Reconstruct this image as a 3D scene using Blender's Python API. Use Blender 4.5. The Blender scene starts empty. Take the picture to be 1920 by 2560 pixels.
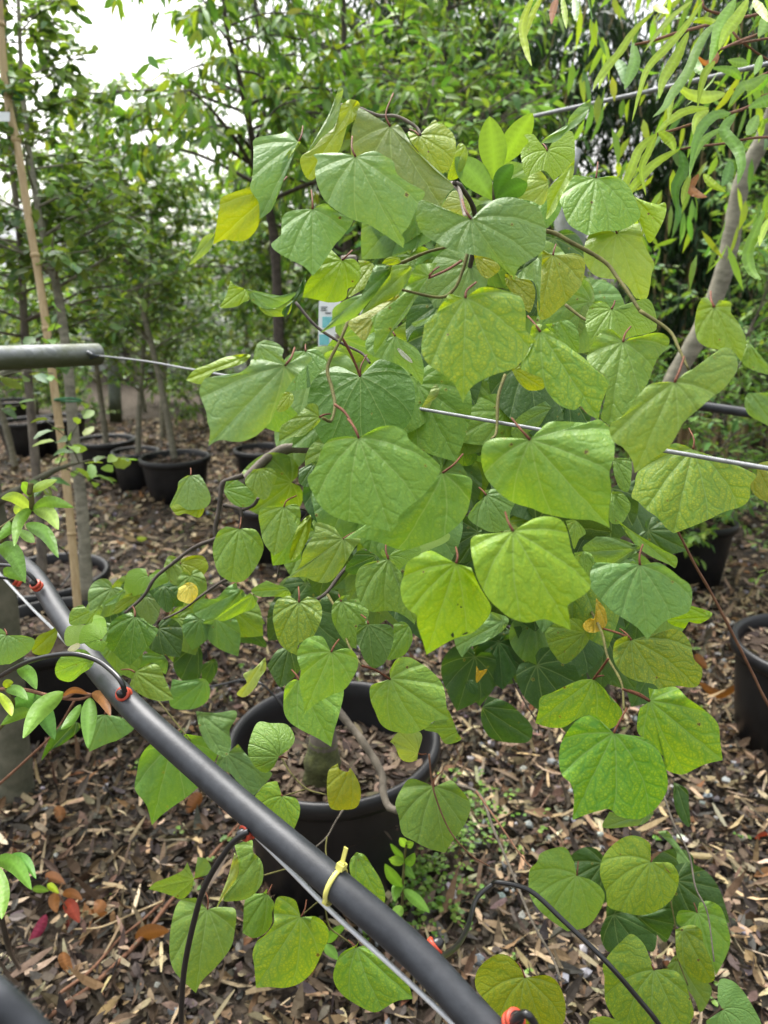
import bpy, math, random
import numpy as np
from mathutils import Vector
random.seed(7); RNG = np.random.default_rng(7)
C = bpy.context.scene.collection
R = math.radians
# ------------------------------------------------------------------ camera
PITCH, CAMH, FPX = 17.0, 1.55, 1775.0
cam = bpy.data.cameras.new('camera'); camo = bpy.data.objects.new('camera', cam); C.objects.link(camo)
cam.sensor_fit = 'VERTICAL'; cam.sensor_height = 36; cam.lens = 36 * FPX / 2560
cam.clip_start = .05; cam.clip_end = 500
camo.location = (0, 0, CAMH); camo.rotation_euler = (R(90 - PITCH), 0, 0)
cam.dof.use_dof = True; cam.dof.focus_distance = .86; cam.dof.aperture_fstop = 5.6
bpy.context.scene.camera = camo
# ------------------------------------------------------------------ light
w = bpy.data.worlds.new('World'); bpy.context.scene.world = w; w.use_nodes = True
nt = w.node_tree; bg = nt.nodes['Background']
sky = nt.nodes.new('ShaderNodeTexSky'); sky.sky_type = 'NISHITA'; sky.sun_disc = False
SUN_EL, SUN_AZ = 58, -25
sky.sun_elevation = R(SUN_EL); sky.sun_rotation = R(SUN_AZ); sky.air_density = 1.6; sky.dust_density = 6
hs = nt.nodes.new('ShaderNodeHueSaturation'); hs.inputs['Saturation'].default_value = .22
nt.links.new(sky.outputs[0], hs.inputs['Color']); nt.links.new(hs.outputs[0], bg.inputs['Color'])
bg.inputs['Strength'].default_value = .15
sl = bpy.data.lights.new('sun', 'SUN'); sl.energy = 1.5; sl.angle = R(35); sl.color = (1, .97, .92)
so = bpy.data.objects.new('sun', sl); C.objects.link(so)
so.rotation_euler = Vector((-math.sin(R(SUN_AZ)) * math.cos(R(SUN_EL)), -math.cos(R(SUN_AZ)) * math.cos(R(SUN_EL)), -math.sin(R(SUN_EL)))).to_track_quat('-Z', 'Y').to_euler()
vs = bpy.context.scene.view_settings
vs.view_transform = 'Standard'; vs.look = 'None'; vs.exposure = 1.46; vs.gamma = 1; vs.use_curve_mapping = False
bpy.context.scene.cycles.max_bounces = 8; bpy.context.scene.cycles.transmission_bounces = 6
# ------------------------------------------------------------------ helpers
CAMP = np.array([0, 0, CAMH]); cp, sp = math.cos(R(PITCH)), math.sin(R(PITCH))
FW, RT, UP = np.array([0, cp, -sp]), np.array([1., 0, 0]), np.array([0, sp, cp])
def ray(px, py): return FW + RT * (px - 960) / FPX - UP * (py - 1280) / FPX
def P(px, py, z): return CAMP + ray(px, py) * z                 # photograph point at a depth in metres
def G(px, py, h=0.):                                             # photograph point on the level h
    r = ray(px, py); return CAMP + r * ((h - CAMH) / r[2])
ORI = {c + r: (x, y) for c, x in zip('012', (0, 600, 1220)) for r, y in zip('0123', (0, 600, 1200, 1860))}
def S(crop, x, y):
    o = ORI[crop]; return o[0] + x / 2.37, o[1] + y / 2.37
def tag(o, label=None, cat=None, group=None, kind=None):
    for k, v in (('label', label), ('category', cat), ('group', group), ('kind', kind)):
        if v: o[k] = v
    return o
def thing(name, loc, label, cat, group=None, rz=0):
    o = bpy.data.objects.new(name, None); C.objects.link(o); o.location = [float(v) for v in loc]
    o.rotation_euler.z = rz; o.empty_display_size = .1
    return tag(o, label, cat, group)
def origin_of(o):
    v = np.zeros(3)
    while o is not None: v = v + np.array(o.location); o = o.parent
    return v
def mk(name, V, F, mat, parent=None, tint=None, uv=None, smooth=True, local=False, loc=None):
    V = np.asarray(V, float).reshape(-1, 3)
    if loc is not None: V = V - np.asarray(loc, float)
    elif parent is not None and not local: V = V - origin_of(parent)
    me = bpy.data.meshes.new(name); me.from_pydata(V.tolist(), [], F if isinstance(F, list) else F.tolist())
    for m in (mat if isinstance(mat, (list, tuple)) else [mat]): me.materials.append(m)
    if smooth: me.polygons.foreach_set('use_smooth', np.ones(len(me.polygons), bool))
    if tint is not None:
        a = me.attributes.new('tint', 'FLOAT_COLOR', 'POINT'); a.data.foreach_set('color', np.asarray(tint, np.float32).ravel())
    if uv is not None:
        l = me.uv_layers.new(name='UVMap'); vi = np.zeros(len(me.loops), int); me.loops.foreach_get('vertex_index', vi)
        l.data.foreach_set('uv', np.asarray(uv, np.float32)[vi].ravel())
    me.update()
    o = bpy.data.objects.new(name, me); C.objects.link(o)
    if parent is not None: o.parent = parent
    elif loc is not None: o.location = [float(v) for v in loc]
    return o
class MB:                                                        # gathers shapes into one mesh
    def __init__(s): s.V = []; s.F = []; s.n = 0; s.T = []; s.U = []
    def add(s, V, F, tint=None, uv=None):
        V = np.asarray(V, float).reshape(-1, 3)
        s.V.append(V); s.F += [[i + s.n for i in f] for f in F]; s.n += len(V)
        if tint is not None: s.T.append(np.broadcast_to(np.asarray(tint, float), (len(V), 4)))
        if uv is not None: s.U.append(uv)
        return s
    def mk(s, name, mat, parent=None, **k):
        return mk(name, np.concatenate(s.V), s.F, mat, parent, tint=np.concatenate(s.T) if s.T else None, uv=np.concatenate(s.U) if s.U else None, **k)
def crom(pts, n=5, closed=False):
    p = np.asarray(pts, float)
    if len(p) < 3: return np.array([p[0] + (p[-1] - p[0]) * t for t in np.linspace(0, 1, n + 1)])
    e = np.vstack([2 * p[0] - p[1], p, 2 * p[-1] - p[-2]]); out = []
    for i in range(1, len(e) - 2):
        for t in np.arange(n) / n:
            a, b, c, d = e[i - 1:i + 3]
            out.append(.5 * (2 * b + (c - a) * t + (2 * a - 5 * b + 4 * c - d) * t * t + (3 * b - a - 3 * c + d) * t ** 3))
    out.append(p[-1]); return np.array(out)
def tube(pts, rad, sides=8, n=5, smooth=True, caps=True, bump=0.):
    p = crom(pts, n) if smooth else np.asarray(pts, float)
    rr = np.interp(np.linspace(0, 1, len(p)), np.linspace(0, 1, len(np.atleast_1d(rad))), np.atleast_1d(rad))
    if bump: rr = rr * (1 + bump * RNG.normal(size=len(rr)))
    t = np.gradient(p, axis=0); t /= np.linalg.norm(t, axis=1)[:, None] + 1e-9
    nn = np.cross(t[0], [0, 0, 1.]);
    if np.linalg.norm(nn) < .1: nn = np.cross(t[0], [1., 0, 0])
    V = []
    for i in range(len(p)):
        nn = nn - t[i] * nn.dot(t[i]); nn /= np.linalg.norm(nn) + 1e-9; b = np.cross(t[i], nn)
        a = np.arange(sides) * 2 * math.pi / sides
        V.append(p[i] + rr[i] * (np.cos(a)[:, None] * nn + np.sin(a)[:, None] * b))
    V = np.concatenate(V); F = []
    for i in range(len(p) - 1):
        for k in range(sides):
            a, b = i * sides + k, i * sides + (k + 1) % sides; F.append([a, b, b + sides, a + sides])
    if caps: F.append(list(range(sides))[::-1]); F.append([(len(p) - 1) * sides + k for k in range(sides)])
    return V, F
def lathe(prof, c, seg=40, wob=0., ph=0.):
    V = []; F = []; m = len(prof)
    for k in range(seg):
        a = 2 * math.pi * k / seg; q = 1 + wob * math.sin(2 * a + ph)
        V += [(c[0] + r * q * math.cos(a), c[1] + r * q * math.sin(a), c[2] + z) for r, z in prof]
    for k in range(seg):
        for j in range(m - 1):
            a, b = k * m + j, (k + 1) % seg * m + j; F.append([a, b, b + 1, a + 1])
    return np.array(V), F
def box(c, s, ax=None):
    c = np.asarray(c, float); A = np.eye(3) if ax is None else np.asarray(ax)
    V = [c + A[0] * s[0] * i / 2 + A[1] * s[1] * j / 2 + A[2] * s[2] * k / 2 for i in (-1, 1) for j in (-1, 1) for k in (-1, 1)]
    return np.array(V), [[0, 1, 3, 2], [4, 6, 7, 5], [0, 4, 5, 1], [2, 3, 7, 6], [0, 2, 6, 4], [1, 5, 7, 3]]
# many small blades at once (leaves, chips): s along, t across
TPL = {'leaf': ([(0, 0), (.3, -.42), (.3, 0), (.3, .42), (.62, -.4), (.62, 0), (.62, .4), (1, 0)], [[0, 2, 1], [0, 3, 2], [1, 2, 5, 4], [2, 3, 6, 5], [4, 5, 7], [5, 6, 7]]),
       'round': ([(0, 0), (.2, -.4), (.25, 0), (.2, .4), (.6, -.5), (.6, 0), (.6, .5), (.9, -.2), (.97, 0), (.9, .2)], [[0, 2, 1], [0, 3, 2], [1, 2, 5, 4], [2, 3, 6, 5], [4, 5, 8, 7], [5, 6, 9, 8]]),
       'small': ([(0, 0), (.45, -.5), (.5, 0), (.45, .5), (1, 0)], [[0, 2, 1], [0, 3, 2], [1, 2, 4], [2, 3, 4]]),
       'chip': ([(0, -.3), (0, .3), (.33, -.5), (.33, .5), (.7, -.45), (.7, .45), (1, -.12), (1, .12)], [[0, 1, 3, 2], [2, 3, 5, 4], [4, 5, 7, 6]])}
def unit(a): return a / (np.linalg.norm(a, axis=-1, keepdims=True) + 1e-9)
def cards(kind, pos, d, nrm, L, W, fold=.25, curl=.25):
    tp, fs = TPL[kind]; tp = np.array(tp); N = len(pos); M = len(tp)
    d = unit(d); side = unit(np.cross(d, nrm)); nrm = np.cross(side, d)
    L = np.broadcast_to(L, N)[:, None, None]; W = np.broadcast_to(W, N)[:, None, None]
    fold = np.broadcast_to(fold, N)[:, None, None]; curl = np.broadcast_to(curl, N)[:, None, None]
    s = tp[None, :, 0:1]; t = tp[None, :, 1:2]
    V = pos[:, None] + d[:, None] * s * L + side[:, None] * t * W + nrm[:, None] * (fold * np.abs(t) * W - curl * s * s * L)
    V = V.reshape(-1, 3); F = []
    base = np.arange(N) * M
    for f in fs: F += (base[:, None] + np.array(f)).tolist()
    return V, F, M
def rtint(cols, N, M, var=.15):
    cols = np.array(cols, float); c = cols[RNG.integers(0, len(cols), N)] * (1 + var * RNG.normal(size=(N, 1))) * (1 + .06 * RNG.normal(size=(N, 3)))
    c = np.clip(c, .004, .95); return np.repeat(np.hstack([c, np.zeros((N, 1))]), M, axis=0)
# ------------------------------------------------------------------ materials
class NT:
    def __init__(s, name):
        s.m = bpy.data.materials.new(name); s.m.use_nodes = True; s.t = s.m.node_tree; s.b = s.t.nodes['Principled BSDF']; s.o = s.t.nodes['Material Output']
    def n(s, kind, **k):
        o = s.t.nodes.new('ShaderNode' + kind)
        for a, v in k.items(): setattr(o, a, v)
        return o
    def put(s, sock, v):
        if hasattr(v, 'is_output'): s.t.links.new(v, sock)
        else: sock.default_value = v
    def M(s, op, a, b=None, c=None, clamp=False):
        o = s.n('Math', operation=op, use_clamp=clamp)
        for i, v in enumerate((a, b, c)):
            if v is not None: s.put(o.inputs[i], v)
        return o.outputs[0]
    def mix(s, f, a, b, blend='MIX'):
        o = s.n('Mix', data_type='RGBA', blend_type=blend)
        s.put(o.inputs[0], f); s.put(o.inputs[6], a); s.put(o.inputs[7], b); return o.outputs[2]
    def noise(s, scale, detail=4, vec=None, rough=.5):
        o = s.n('TexNoise'); o.inputs['Scale'].default_value = scale; o.inputs['Detail'].default_value = detail; o.inputs['Roughness'].default_value = rough
        if vec is not None: s.t.links.new(vec, o.inputs['Vector'])
        return o.outputs[0]
    def ramp(s, f, stops):
        o = s.n('ValToRGB'); s.put(o.inputs[0], f); e = o.color_ramp.elements
        while len(e) < len(stops): e.new(.5)
        for k, (p, c) in zip(e, stops): k.position = p; k.color = (*c, 1) if len(c) == 3 else c
        return o.outputs[0]
    def bump(s, h, strength=.3, dist=.01):
        o = s.n('Bump'); o.inputs['Strength'].default_value = strength; o.inputs['Distance'].default_value = dist
        s.put(o.inputs['Height'], h); s.t.links.new(o.outputs[0], s.b.inputs['Normal']); return o.outputs[0]
    def coord(s, out='Object'): return s.n('TexCoord').outputs[out]
def plain(name, a, b, scale=20, rough=.6, metal=0, bump=.2, dist=.004, spec=.5, stretch=None):
    t = NT(name); co = t.coord()
    if stretch:
        mp = t.n('Mapping'); mp.inputs['Scale'].default_value = stretch; t.t.links.new(co, mp.inputs[0]); co = mp.outputs[0]
    f = t.noise(scale, 6, co, .65); t.put(t.b.inputs['Base Color'], t.ramp(f, [(.3, a), (.7, b)]))
    t.b.inputs['Roughness'].default_value = rough; t.b.inputs['Metallic'].default_value = metal; t.b.inputs['Specular IOR Level'].default_value = spec
    if bump: t.bump(f, bump, dist)
    return t.m
def leafmat(name, trans=.35, rough=.45, spec=.4):                # small leaves: colour from the mesh, light passes through
    t = NT(name); a = t.n('Attribute', attribute_name='tint').outputs['Color']
    bf = t.n('NewGeometry').outputs['Backfacing']
    col = t.mix(t.M('MULTIPLY', bf, .2), a, t.mix(.5, a, (.22, .30, .14, 1)))
    t.put(t.b.inputs['Base Color'], col); t.b.inputs['Roughness'].default_value = rough; t.b.inputs['Specular IOR Level'].default_value = spec
    t.bump(t.noise(130, 3, t.coord()), .35, .004)
    tr = t.n('BsdfTranslucent'); t.put(tr.inputs[0], t.mix(1, a, (1.5, 1.35, .5, 1), 'MULTIPLY'))
    mx = t.n('MixShader'); mx.inputs[0].default_value = trans; t.t.links.new(t.b.outputs[0], mx.inputs[1]); t.t.links.new(tr.outputs[0], mx.inputs[2])
    t.t.links.new(mx.outputs[0], t.o.inputs[0]); return t.m
def redbud_leaf():
    t = NT('redbud_leaf'); at = t.n('Attribute', attribute_name='tint'); a, mot = at.outputs['Color'], at.outputs['Alpha']
    uvn = t.n('UVMap', uv_map='UVMap').outputs[0]; sx = t.n('SeparateXYZ'); t.t.links.new(uvn, sx.inputs[0]); x, y = sx.outputs[0], sx.outputs[1]
    wob = t.noise(3, 2, uvn)
    r = t.M('SQRT', t.M('ADD', t.M('MULTIPLY', x, x), t.M('MULTIPLY', y, y)))
    ang = t.M('ABSOLUTE', t.M('ADD', t.M('ARCTAN2', x, y), t.M('MULTIPLY', t.M('SUBTRACT', wob, .5), .10)))
    q = t.M('DIVIDE', ang, t.M('MAXIMUM', t.M('SUBTRACT', 1, t.M('MULTIPLY', r, .3)), .3))
    dl = None
    for ai in (0, .58, 1.2, 1.95):
        e = t.M('ABSOLUTE', t.M('SUBTRACT', q, ai)); dl = e if dl is None else t.M('MINIMUM', dl, e)
    d0 = t.M('MULTIPLY', dl, r)
    wid = t.M('SUBTRACT', .015, t.M('MULTIPLY', r, .008))
    main = t.M('SUBTRACT', 1, t.M('DIVIDE', d0, wid), clamp=True)
    sfr = t.M('FRACT', t.M('ADD', t.M('MULTIPLY', t.M('SUBTRACT', r, t.M('MULTIPLY', d0, 1.0)), 5.5), t.M('MULTIPLY', wob, 3.2)))
    tri = t.M('MULTIPLY', t.M('ABSOLUTE', t.M('SUBTRACT', sfr, .5)), .16)
    sec = t.M('SUBTRACT', 1, t.M('DIVIDE', tri, .011), clamp=True)
    vo = t.n('TexVoronoi', feature='DISTANCE_TO_EDGE'); vo.inputs['Scale'].default_value = 27; t.t.links.new(uvn, vo.inputs['Vector'])
    net = t.M('MULTIPLY', vo.outputs['Distance'], .085)
    near = t.M('MINIMUM', t.M('MINIMUM', d0, t.M('MULTIPLY', tri, .9)), t.M('ADD', t.M('MULTIPLY', net, 1.2), .008))
    halo = t.M('SUBTRACT', 1, t.M('DIVIDE', near, .034), clamp=True)
    big = t.noise(2.2, 3, t.coord('Object'))
    n2 = t.noise(9, 3, uvn)
    mamt = t.M('MULTIPLY', mot, t.M('ADD', .35, n2), clamp=True)
    hue = t.mix(mamt, a, t.mix(1, a, (1.6, 1.22, .6, 1), 'MULTIPLY'))           # yellowing between the veins
    c1 = t.mix(t.M('MULTIPLY', halo, t.M('ADD', .22, t.M('MULTIPLY', mamt, .75)), clamp=True), hue, t.mix(1, a, (.55, .78, .9, 1), 'MULTIPLY'))
    c1 = t.mix(t.M('MULTIPLY', t.M('SUBTRACT', n2, .35, clamp=True), .7), c1, t.mix(1, c1, (1.3, 1.12, .8, 1), 'MULTIPLY'))
    fine = t.noise(70, 2, uvn); c1 = t.mix(t.M('MULTIPLY', t.M('GREATER_THAN', fine, .68), .35), c1, (.42, .5, .16, 1))
    c2 = t.mix(t.M('MULTIPLY', main, .62), c1, t.mix(.5, a, (.42, .55, .2, 1)))
    c2 = t.mix(t.M('MULTIPLY', sec, .07), c2, t.mix(.5, a, (.30, .42, .14, 1)))
    sv = t.n('TexVoronoi'); sv.inputs['Scale'].default_value = 7; mpv = t.n('VectorMath', operation='ADD'); t.t.links.new(uvn, mpv.inputs[0])
    oi = t.n('ObjectInfo').outputs['Random']; cb = t.n('CombineXYZ'); t.put(cb.inputs[2], t.M('MULTIPLY', oi, 40)); t.t.links.new(cb.outputs[0], mpv.inputs[1]); t.t.links.new(mpv.outputs[0], sv.inputs['Vector'])
    sc2 = t.n('SeparateColor'); t.t.links.new(sv.outputs['Color'], sc2.inputs[0])
    sd = t.M('ADD', sv.outputs['Distance'], t.M('MULTIPLY', t.M('SUBTRACT', fine, .5), .25))
    spot = t.M('MULTIPLY', t.M('LESS_THAN', sd, t.M('MULTIPLY', sc2.outputs[1], .16)), t.M('GREATER_THAN', sc2.outputs[0], .84))
    ring_ = t.M('MULTIPLY', t.M('LESS_THAN', sd, t.M('ADD', t.M('MULTIPLY', sc2.outputs[1], .16), .07)), t.M('GREATER_THAN', sc2.outputs[0], .84))
    c2 = t.mix(t.M('MULTIPLY', ring_, .45), c2, (.34, .36, .04, 1)); c2 = t.mix(t.M('MULTIPLY', spot, .85), c2, (.10, .05, .02, 1))
    bf = t.n('NewGeometry').outputs['Backfacing']
    col = t.mix(t.M('MULTIPLY', bf, .35), c2, t.mix(.5, c2, (.22, .34, .14, 1)))
    t.put(t.b.inputs['Base Color'], col)
    t.put(t.b.inputs['Roughness'], t.M('ADD', .38, t.M('MULTIPLY', n2, .2))); t.b.inputs['Specular IOR Level'].default_value = .5
    h = t.M('ADD', t.M('ADD', t.M('MULTIPLY', t.M('MINIMUM', d0, .05), 8), t.M('MULTIPLY', t.M('MINIMUM', tri, .04), 3.2)), t.M('ADD', t.M('MULTIPLY', net, 1.6), t.M('ADD', t.M('MULTIPLY', n2, .5), t.M('MULTIPLY', big, .4))))
    nb = t.bump(h, .5, .006)
    tr = t.n('BsdfTranslucent'); t.put(tr.inputs[0], t.mix(1, c2, (1.55, 1.3, .35, 1), 'MULTIPLY'))
    mx = t.n('MixShader'); mx.inputs[0].default_value = .38; t.t.links.new(t.b.outputs[0], mx.inputs[1]); t.t.links.new(tr.outputs[0], mx.inputs[2])
    t.t.links.new(mx.outputs[0], t.o.inputs[0]); return t.m
M = dict(
    redbud=redbud_leaf(), leaf=leafmat('tree_leaf'), gloss=leafmat('glossy_leaf', .3, .4, .35), dleaf=leafmat('hedge_leaf', .2, .5, .3),
    stalk=plain('leaf_stalk', (.085, .028, .02), (.17, .07, .035), 60, .7, bump=0, spec=.15),
    twig=plain('green_twig', (.075, .07, .028), (.16, .15, .05), 80, .8, spec=.15),
    bark=plain('grey_bark', (.055, .045, .035), (.20, .17, .13), 26, .85, bump=.7, dist=.006, stretch=(1, 1, .45)),
    darkbark=plain('dark_bark', (.03, .024, .02), (.10, .08, .065), 40, .85, bump=.6),
    palebark=plain('pale_green_bark', (.10, .095, .065), (.30, .28, .21), 16, .8, bump=.4, stretch=(1, 1, 2.5)),
    mossbark=plain('mossy_bark', (.055, .06, .035), (.14, .13, .09), 18, .9, bump=.7),
    cane=plain('bamboo_cane', (.37, .26, .125), (.55, .42, .235), 12, .55, bump=.15, stretch=(4, 4, .6)),
    redtwig=plain('red_brown_twig', (.13, .062, .038), (.26, .14, .085), 50, .8, spec=.15),
    pot=plain('black_plastic', (.006, .006, .007), (.014, .014, .016), 9, .42, bump=.12, spec=.4),
    pipe=plain('pipe_plastic', (.014, .016, .020), (.036, .040, .047), 45, .46, bump=.14, spec=.5),
    tubeb=plain('drip_tube_plastic', (.010, .010, .011), (.016, .016, .017), 30, .3, bump=0, spec=.6),
    palewire=plain('pale_wire', (.50, .51, .52), (.66, .67, .68), 90, .5, .2, bump=.1),
    red=plain('red_rubber', (.42, .045, .02), (.55, .075, .035), 60, .45, bump=.1),
    yel=plain('yellow_nylon', (.66, .62, .13), (.72, .68, .2), 40, .4, bump=0),
    wire=plain('wire_steel', (.17, .18, .19), (.30, .31, .32), 90, .6, .2, bump=.1),
    white=plain('white_card', (.70, .74, .74), (.78, .80, .80), 8, .4, bump=0),
    teal=plain('teal_print', (.10, .42, .46), (.20, .55, .58), 60, .4, bump=0),
    ink=plain('dark_print', (.03, .04, .05), (.05, .06, .07), 60, .4, bump=0),
    tie=plain('green_tie', (.03, .14, .06), (.08, .26, .12), 60, .5, bump=0),
    brown=plain('brown_leaf_spot', (.10, .03, .015), (.26, .09, .04), 300, .7, bump=0),
    roof=plain('grey_roof_tile', (.20, .21, .23), (.30, .31, .33), 6, .7), wall=plain('white_render', (.72, .72, .70), (.80, .80, .78), 3, .8),
    moss=plain('moss', (.05, .055, .022), (.12, .13, .04), 45, .95, bump=1, dist=.01))
def galv():
    t = NT('galvanised_steel'); co = t.coord(); v = t.n('TexVoronoi'); v.inputs['Scale'].default_value = 55; t.t.links.new(co, v.inputs['Vector'])
    f = t.noise(14, 6, co, .7); g = t.n('SeparateColor'); t.t.links.new(v.outputs['Color'], g.inputs[0])
    c = t.mix(g.outputs[0], (.17, .185, .19, 1), (.29, .305, .31, 1)); c = t.mix(t.ramp(f, [(.42, (0, 0, 0)), (.62, (.8, .8, .8))]), c, (.10, .115, .06, 1))
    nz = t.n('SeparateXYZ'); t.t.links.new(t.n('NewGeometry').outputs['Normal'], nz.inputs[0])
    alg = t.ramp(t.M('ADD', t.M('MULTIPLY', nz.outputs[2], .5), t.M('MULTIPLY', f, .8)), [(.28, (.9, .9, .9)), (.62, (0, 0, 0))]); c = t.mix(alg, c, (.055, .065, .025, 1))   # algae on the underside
    t.put(t.b.inputs['Base Color'], c); t.b.inputs['Metallic'].default_value = .3; t.put(t.b.inputs['Roughness'], t.M('ADD', .45, t.M('MULTIPLY', f, .3))); t.bump(f, .15, .003)
    return t.m
M['galv'] = galv()
def tinted(name, rough=.8):
    t = NT(name); a = t.n('Attribute', attribute_name='tint').outputs['Color']; f = t.noise(90, 4, t.coord(), .6)
    t.put(t.b.inputs['Base Color'], t.mix(t.ramp(f, [(.35, (0, 0, 0)), (.65, (.6, .6, .6))]), a, t.mix(1, a, (.55, .5, .45, 1), 'MULTIPLY')))
    t.b.inputs['Roughness'].default_value = rough; t.b.inputs['Specular IOR Level'].default_value = .3; t.bump(f, .4, .003); return t.m
M['litter'] = tinted('leaf_litter'); M['gravel'] = tinted('gravel', .75)
def soil():
    t = NT('bark_soil'); co = t.coord(); v = t.n('TexVoronoi'); v.inputs['Scale'].default_value = 38; t.t.links.new(co, v.inputs['Vector'])
    f = t.noise(25, 8, co, .7); c = t.ramp(f, [(.3, (.018, .012, .008)), (.5, (.062, .045, .029)), (.75, (.16, .12, .078))])
    t.put(t.b.inputs['Base Color'], c); t.b.inputs['Roughness'].default_value = .95; t.bump(t.M('ADD', v.outputs['Distance'], f), .9, .03); return t.m
M['soil'] = soil()
# ------------------------------------------------------------------ ground
gx, gy = np.meshgrid(np.concatenate([np.linspace(-60, -7, 12), np.linspace(-6.5, 6.5, 90), np.linspace(7, 60, 12)]), np.concatenate([np.linspace(-6, .4, 6), np.linspace(.5, 9, 90), np.linspace(10, 90, 18)]))
def gh(x, y): return .018 * np.sin(x * 3.1 + 1) * np.sin(y * 2.7) + .012 * np.sin(x * 7 + y * 5)
gv = np.stack([gx, gy, gh(gx, gy)], -1).reshape(-1, 3); nx = gx.shape[1]
gf = [[j * nx + i, j * nx + i + 1, (j + 1) * nx + i + 1, (j + 1) * nx + i] for j in range(gx.shape[0] - 1) for i in range(nx - 1)]
tag(mk('ground', gv, gf, M['soil']), 'brown nursery ground of trodden bark mulch', kind='structure')
# ------------------------------------------------------------------ pots
POTS = []
def pot(cx, cy, rt, h, label, group='black plastic plant pots', seg=44, chips=260, soil_drop=.05, ph=0):
    POTS.append((cx, cy, rt)); t = thing('plant_pot', (cx, cy, 0), label, 'plant pot', group)
    rb = rt * .8; tk = .006
    prof = [(.001, .012), (rb - .02, .012), (rb - .012, 0), (rb, .004), (rb + (rt - rb) * .5, h * .5), (rt - .008, h - .05), (rt - .008, h - .048), (rt + .010, h - .046), (rt + .014, h - .03), (rt + .013, h - .008), (rt + .006, h), (rt - .004, h), (rt - .012, h - .01), (rt - .016, h - .05), (rb - .01, .03), (.001, .03)]
    V, F = lathe(prof, (cx, cy, 0), seg, .012, ph); mk('pot_wall', V, F, M['pot'], t)
    zs = h - soil_drop; rs = rt - .02; q = np.linspace(0, 1, 7); sv = []; sf = []
    for j, r in enumerate(q):
        for k in range(28): sv.append((cx + rs * r * math.cos(k * math.pi / 14), cy + rs * r * math.sin(k * math.pi / 14), zs + .018 * (1 - r) + .006 * RNG.normal()))
    for j in range(6):
        for k in range(28): a = j * 28 + k; b = j * 28 + (k + 1) % 28; sf.append([a, b, b + 28, a + 28])
    mb = MB(); mb.add(sv, sf, (.05, .032, .02, 0))
    N = chips; rr = rs * np.sqrt(RNG.random(N)) * .93; aa = RNG.random(N) * 6.283
    pos = np.stack([cx + rr * np.cos(aa), cy + rr * np.sin(aa), zs + .02 * (1 - rr / rs) + .003 + .012 * RNG.random(N)], -1); d = np.stack([np.cos(aa * 7), np.sin(aa * 7), RNG.normal(0, .25, N)], -1)
    V, F, m = cards('chip', pos, d, np.array([0, 0, 1.]) + RNG.normal(0, .35, (N, 3)), RNG.uniform(.018, .05, N), RNG.uniform(.008, .022, N), .2, RNG.normal(0, .2, N))
    mb.add(V, F, None); mb.T.append(rtint([(.075, .053, .036), (.13, .095, .063), (.04, .03, .022), (.19, .14, .095)], N, m))
    mb.mk('bark_soil', M['litter'], t); return t
pc = G(836, 1843, .40); PCX, PCY = pc[0], pc[1]
pot(PCX, PCY, .275, .41, 'large black pot holding the redbud, its rim crossed by a low branch', seg=64, chips=900, soil_drop=.14)
def potat(px, py, h, rt, label, **k):
    g = G(px, py, h); pot(g[0], g[1], rt, h, label, **k); return g
pB = potat(125, 1562, .40, .25, 'black pot at the left with the bamboo stake standing in it')
pA = potat(112, 1432, .40, .25, 'black pot at the left edge just behind the pot with the bamboo stake')
p1 = potat(262, 1097, .36, .24, 'farthest of the three black pots in a row beneath the grey rail')
p2 = potat(338, 1126, .34, .18, 'narrow black pot in the middle of the three in a row')
p3 = potat(437, 1140, .36, .255, 'wide black pot nearest of the three in a row')
p4 = potat(695, 1253, .36, .25, 'black pot seen behind the redbud trunk')
p5 = potat(2036, 1612, .40, .25, 'black pot cut off by the right edge of the photo')
p6 = potat(1745, 1296, .36, .20, 'black pot behind the hanging leaves at the right')
for i, (px, py, rt) in enumerate([(60, 1050, .24), (150, 1042, .24), (590, 1010, .25), (1190, 1000, .26), (1420, 985, .24), (655, 1120, .22), (1560, 1040, .22), (30, 1000, .22)]):
    potat(px, py, .36, rt, ['black pot in the shade behind the left stakes', 'black pot between the bamboo stake and the three pots in a row', 'distant black pot left of the redbud leaves', 'distant black pot seen under the middle redbud leaves', 'distant black pot behind the right redbud leaves', 'black pot left of the arched redbud branch', 'black pot under the pale shrubs at the right', 'far black pot at the left edge'][i], chips=60, seg=28)
# ------------------------------------------------------------------ litter and gravel
def clear(pos):
    ok = np.ones(len(pos), bool)
    for x, y, r in POTS: ok &= (pos[:, 0] - x) ** 2 + (pos[:, 1] - y) ** 2 > (r * .82) ** 2
    return pos[ok]
def scatter(n, y0, y1, side=.85):
    n = int(n * 1.14)
    y = np.sqrt(RNG.uniform(y0 * y0, y1 * y1, n)); x = RNG.uniform(-1, 1, n) * (side * y + .25)
    return clear(np.stack([x, y, np.zeros(n)], -1))
lit = MB()
def chips(pos, cols, l0, l1, w0, w1, lift=.022, curl=.3, kind='chip', var=.25):
    N = len(pos); pos = pos.copy(); pos[:, 2] = gh(pos[:, 0], pos[:, 1]) + .002 + lift * RNG.random(N)
    a = RNG.random(N) * 6.283; d = np.stack([np.cos(a), np.sin(a), RNG.normal(0, .22, N)], -1)
    V, F, m = cards(kind, pos, d, np.array([0, 0, 1.]) + RNG.normal(0, .52, (N, 3)), RNG.uniform(l0, l1, N), RNG.uniform(w0, w1, N), RNG.normal(.15, .35, N), RNG.normal(0, curl, N))
    lit.add(V, F); lit.T.append(rtint(cols, N, m, var))
DK = [(.05, .041, .031), (.028, .023, .019), (.075, .057, .041), (.115, .09, .063), (.085, .075, .066)]
TAN = [(.38, .29, .18), (.46, .37, .25), (.30, .23, .14), (.25, .18, .11), (.42, .32, .19)]
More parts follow.
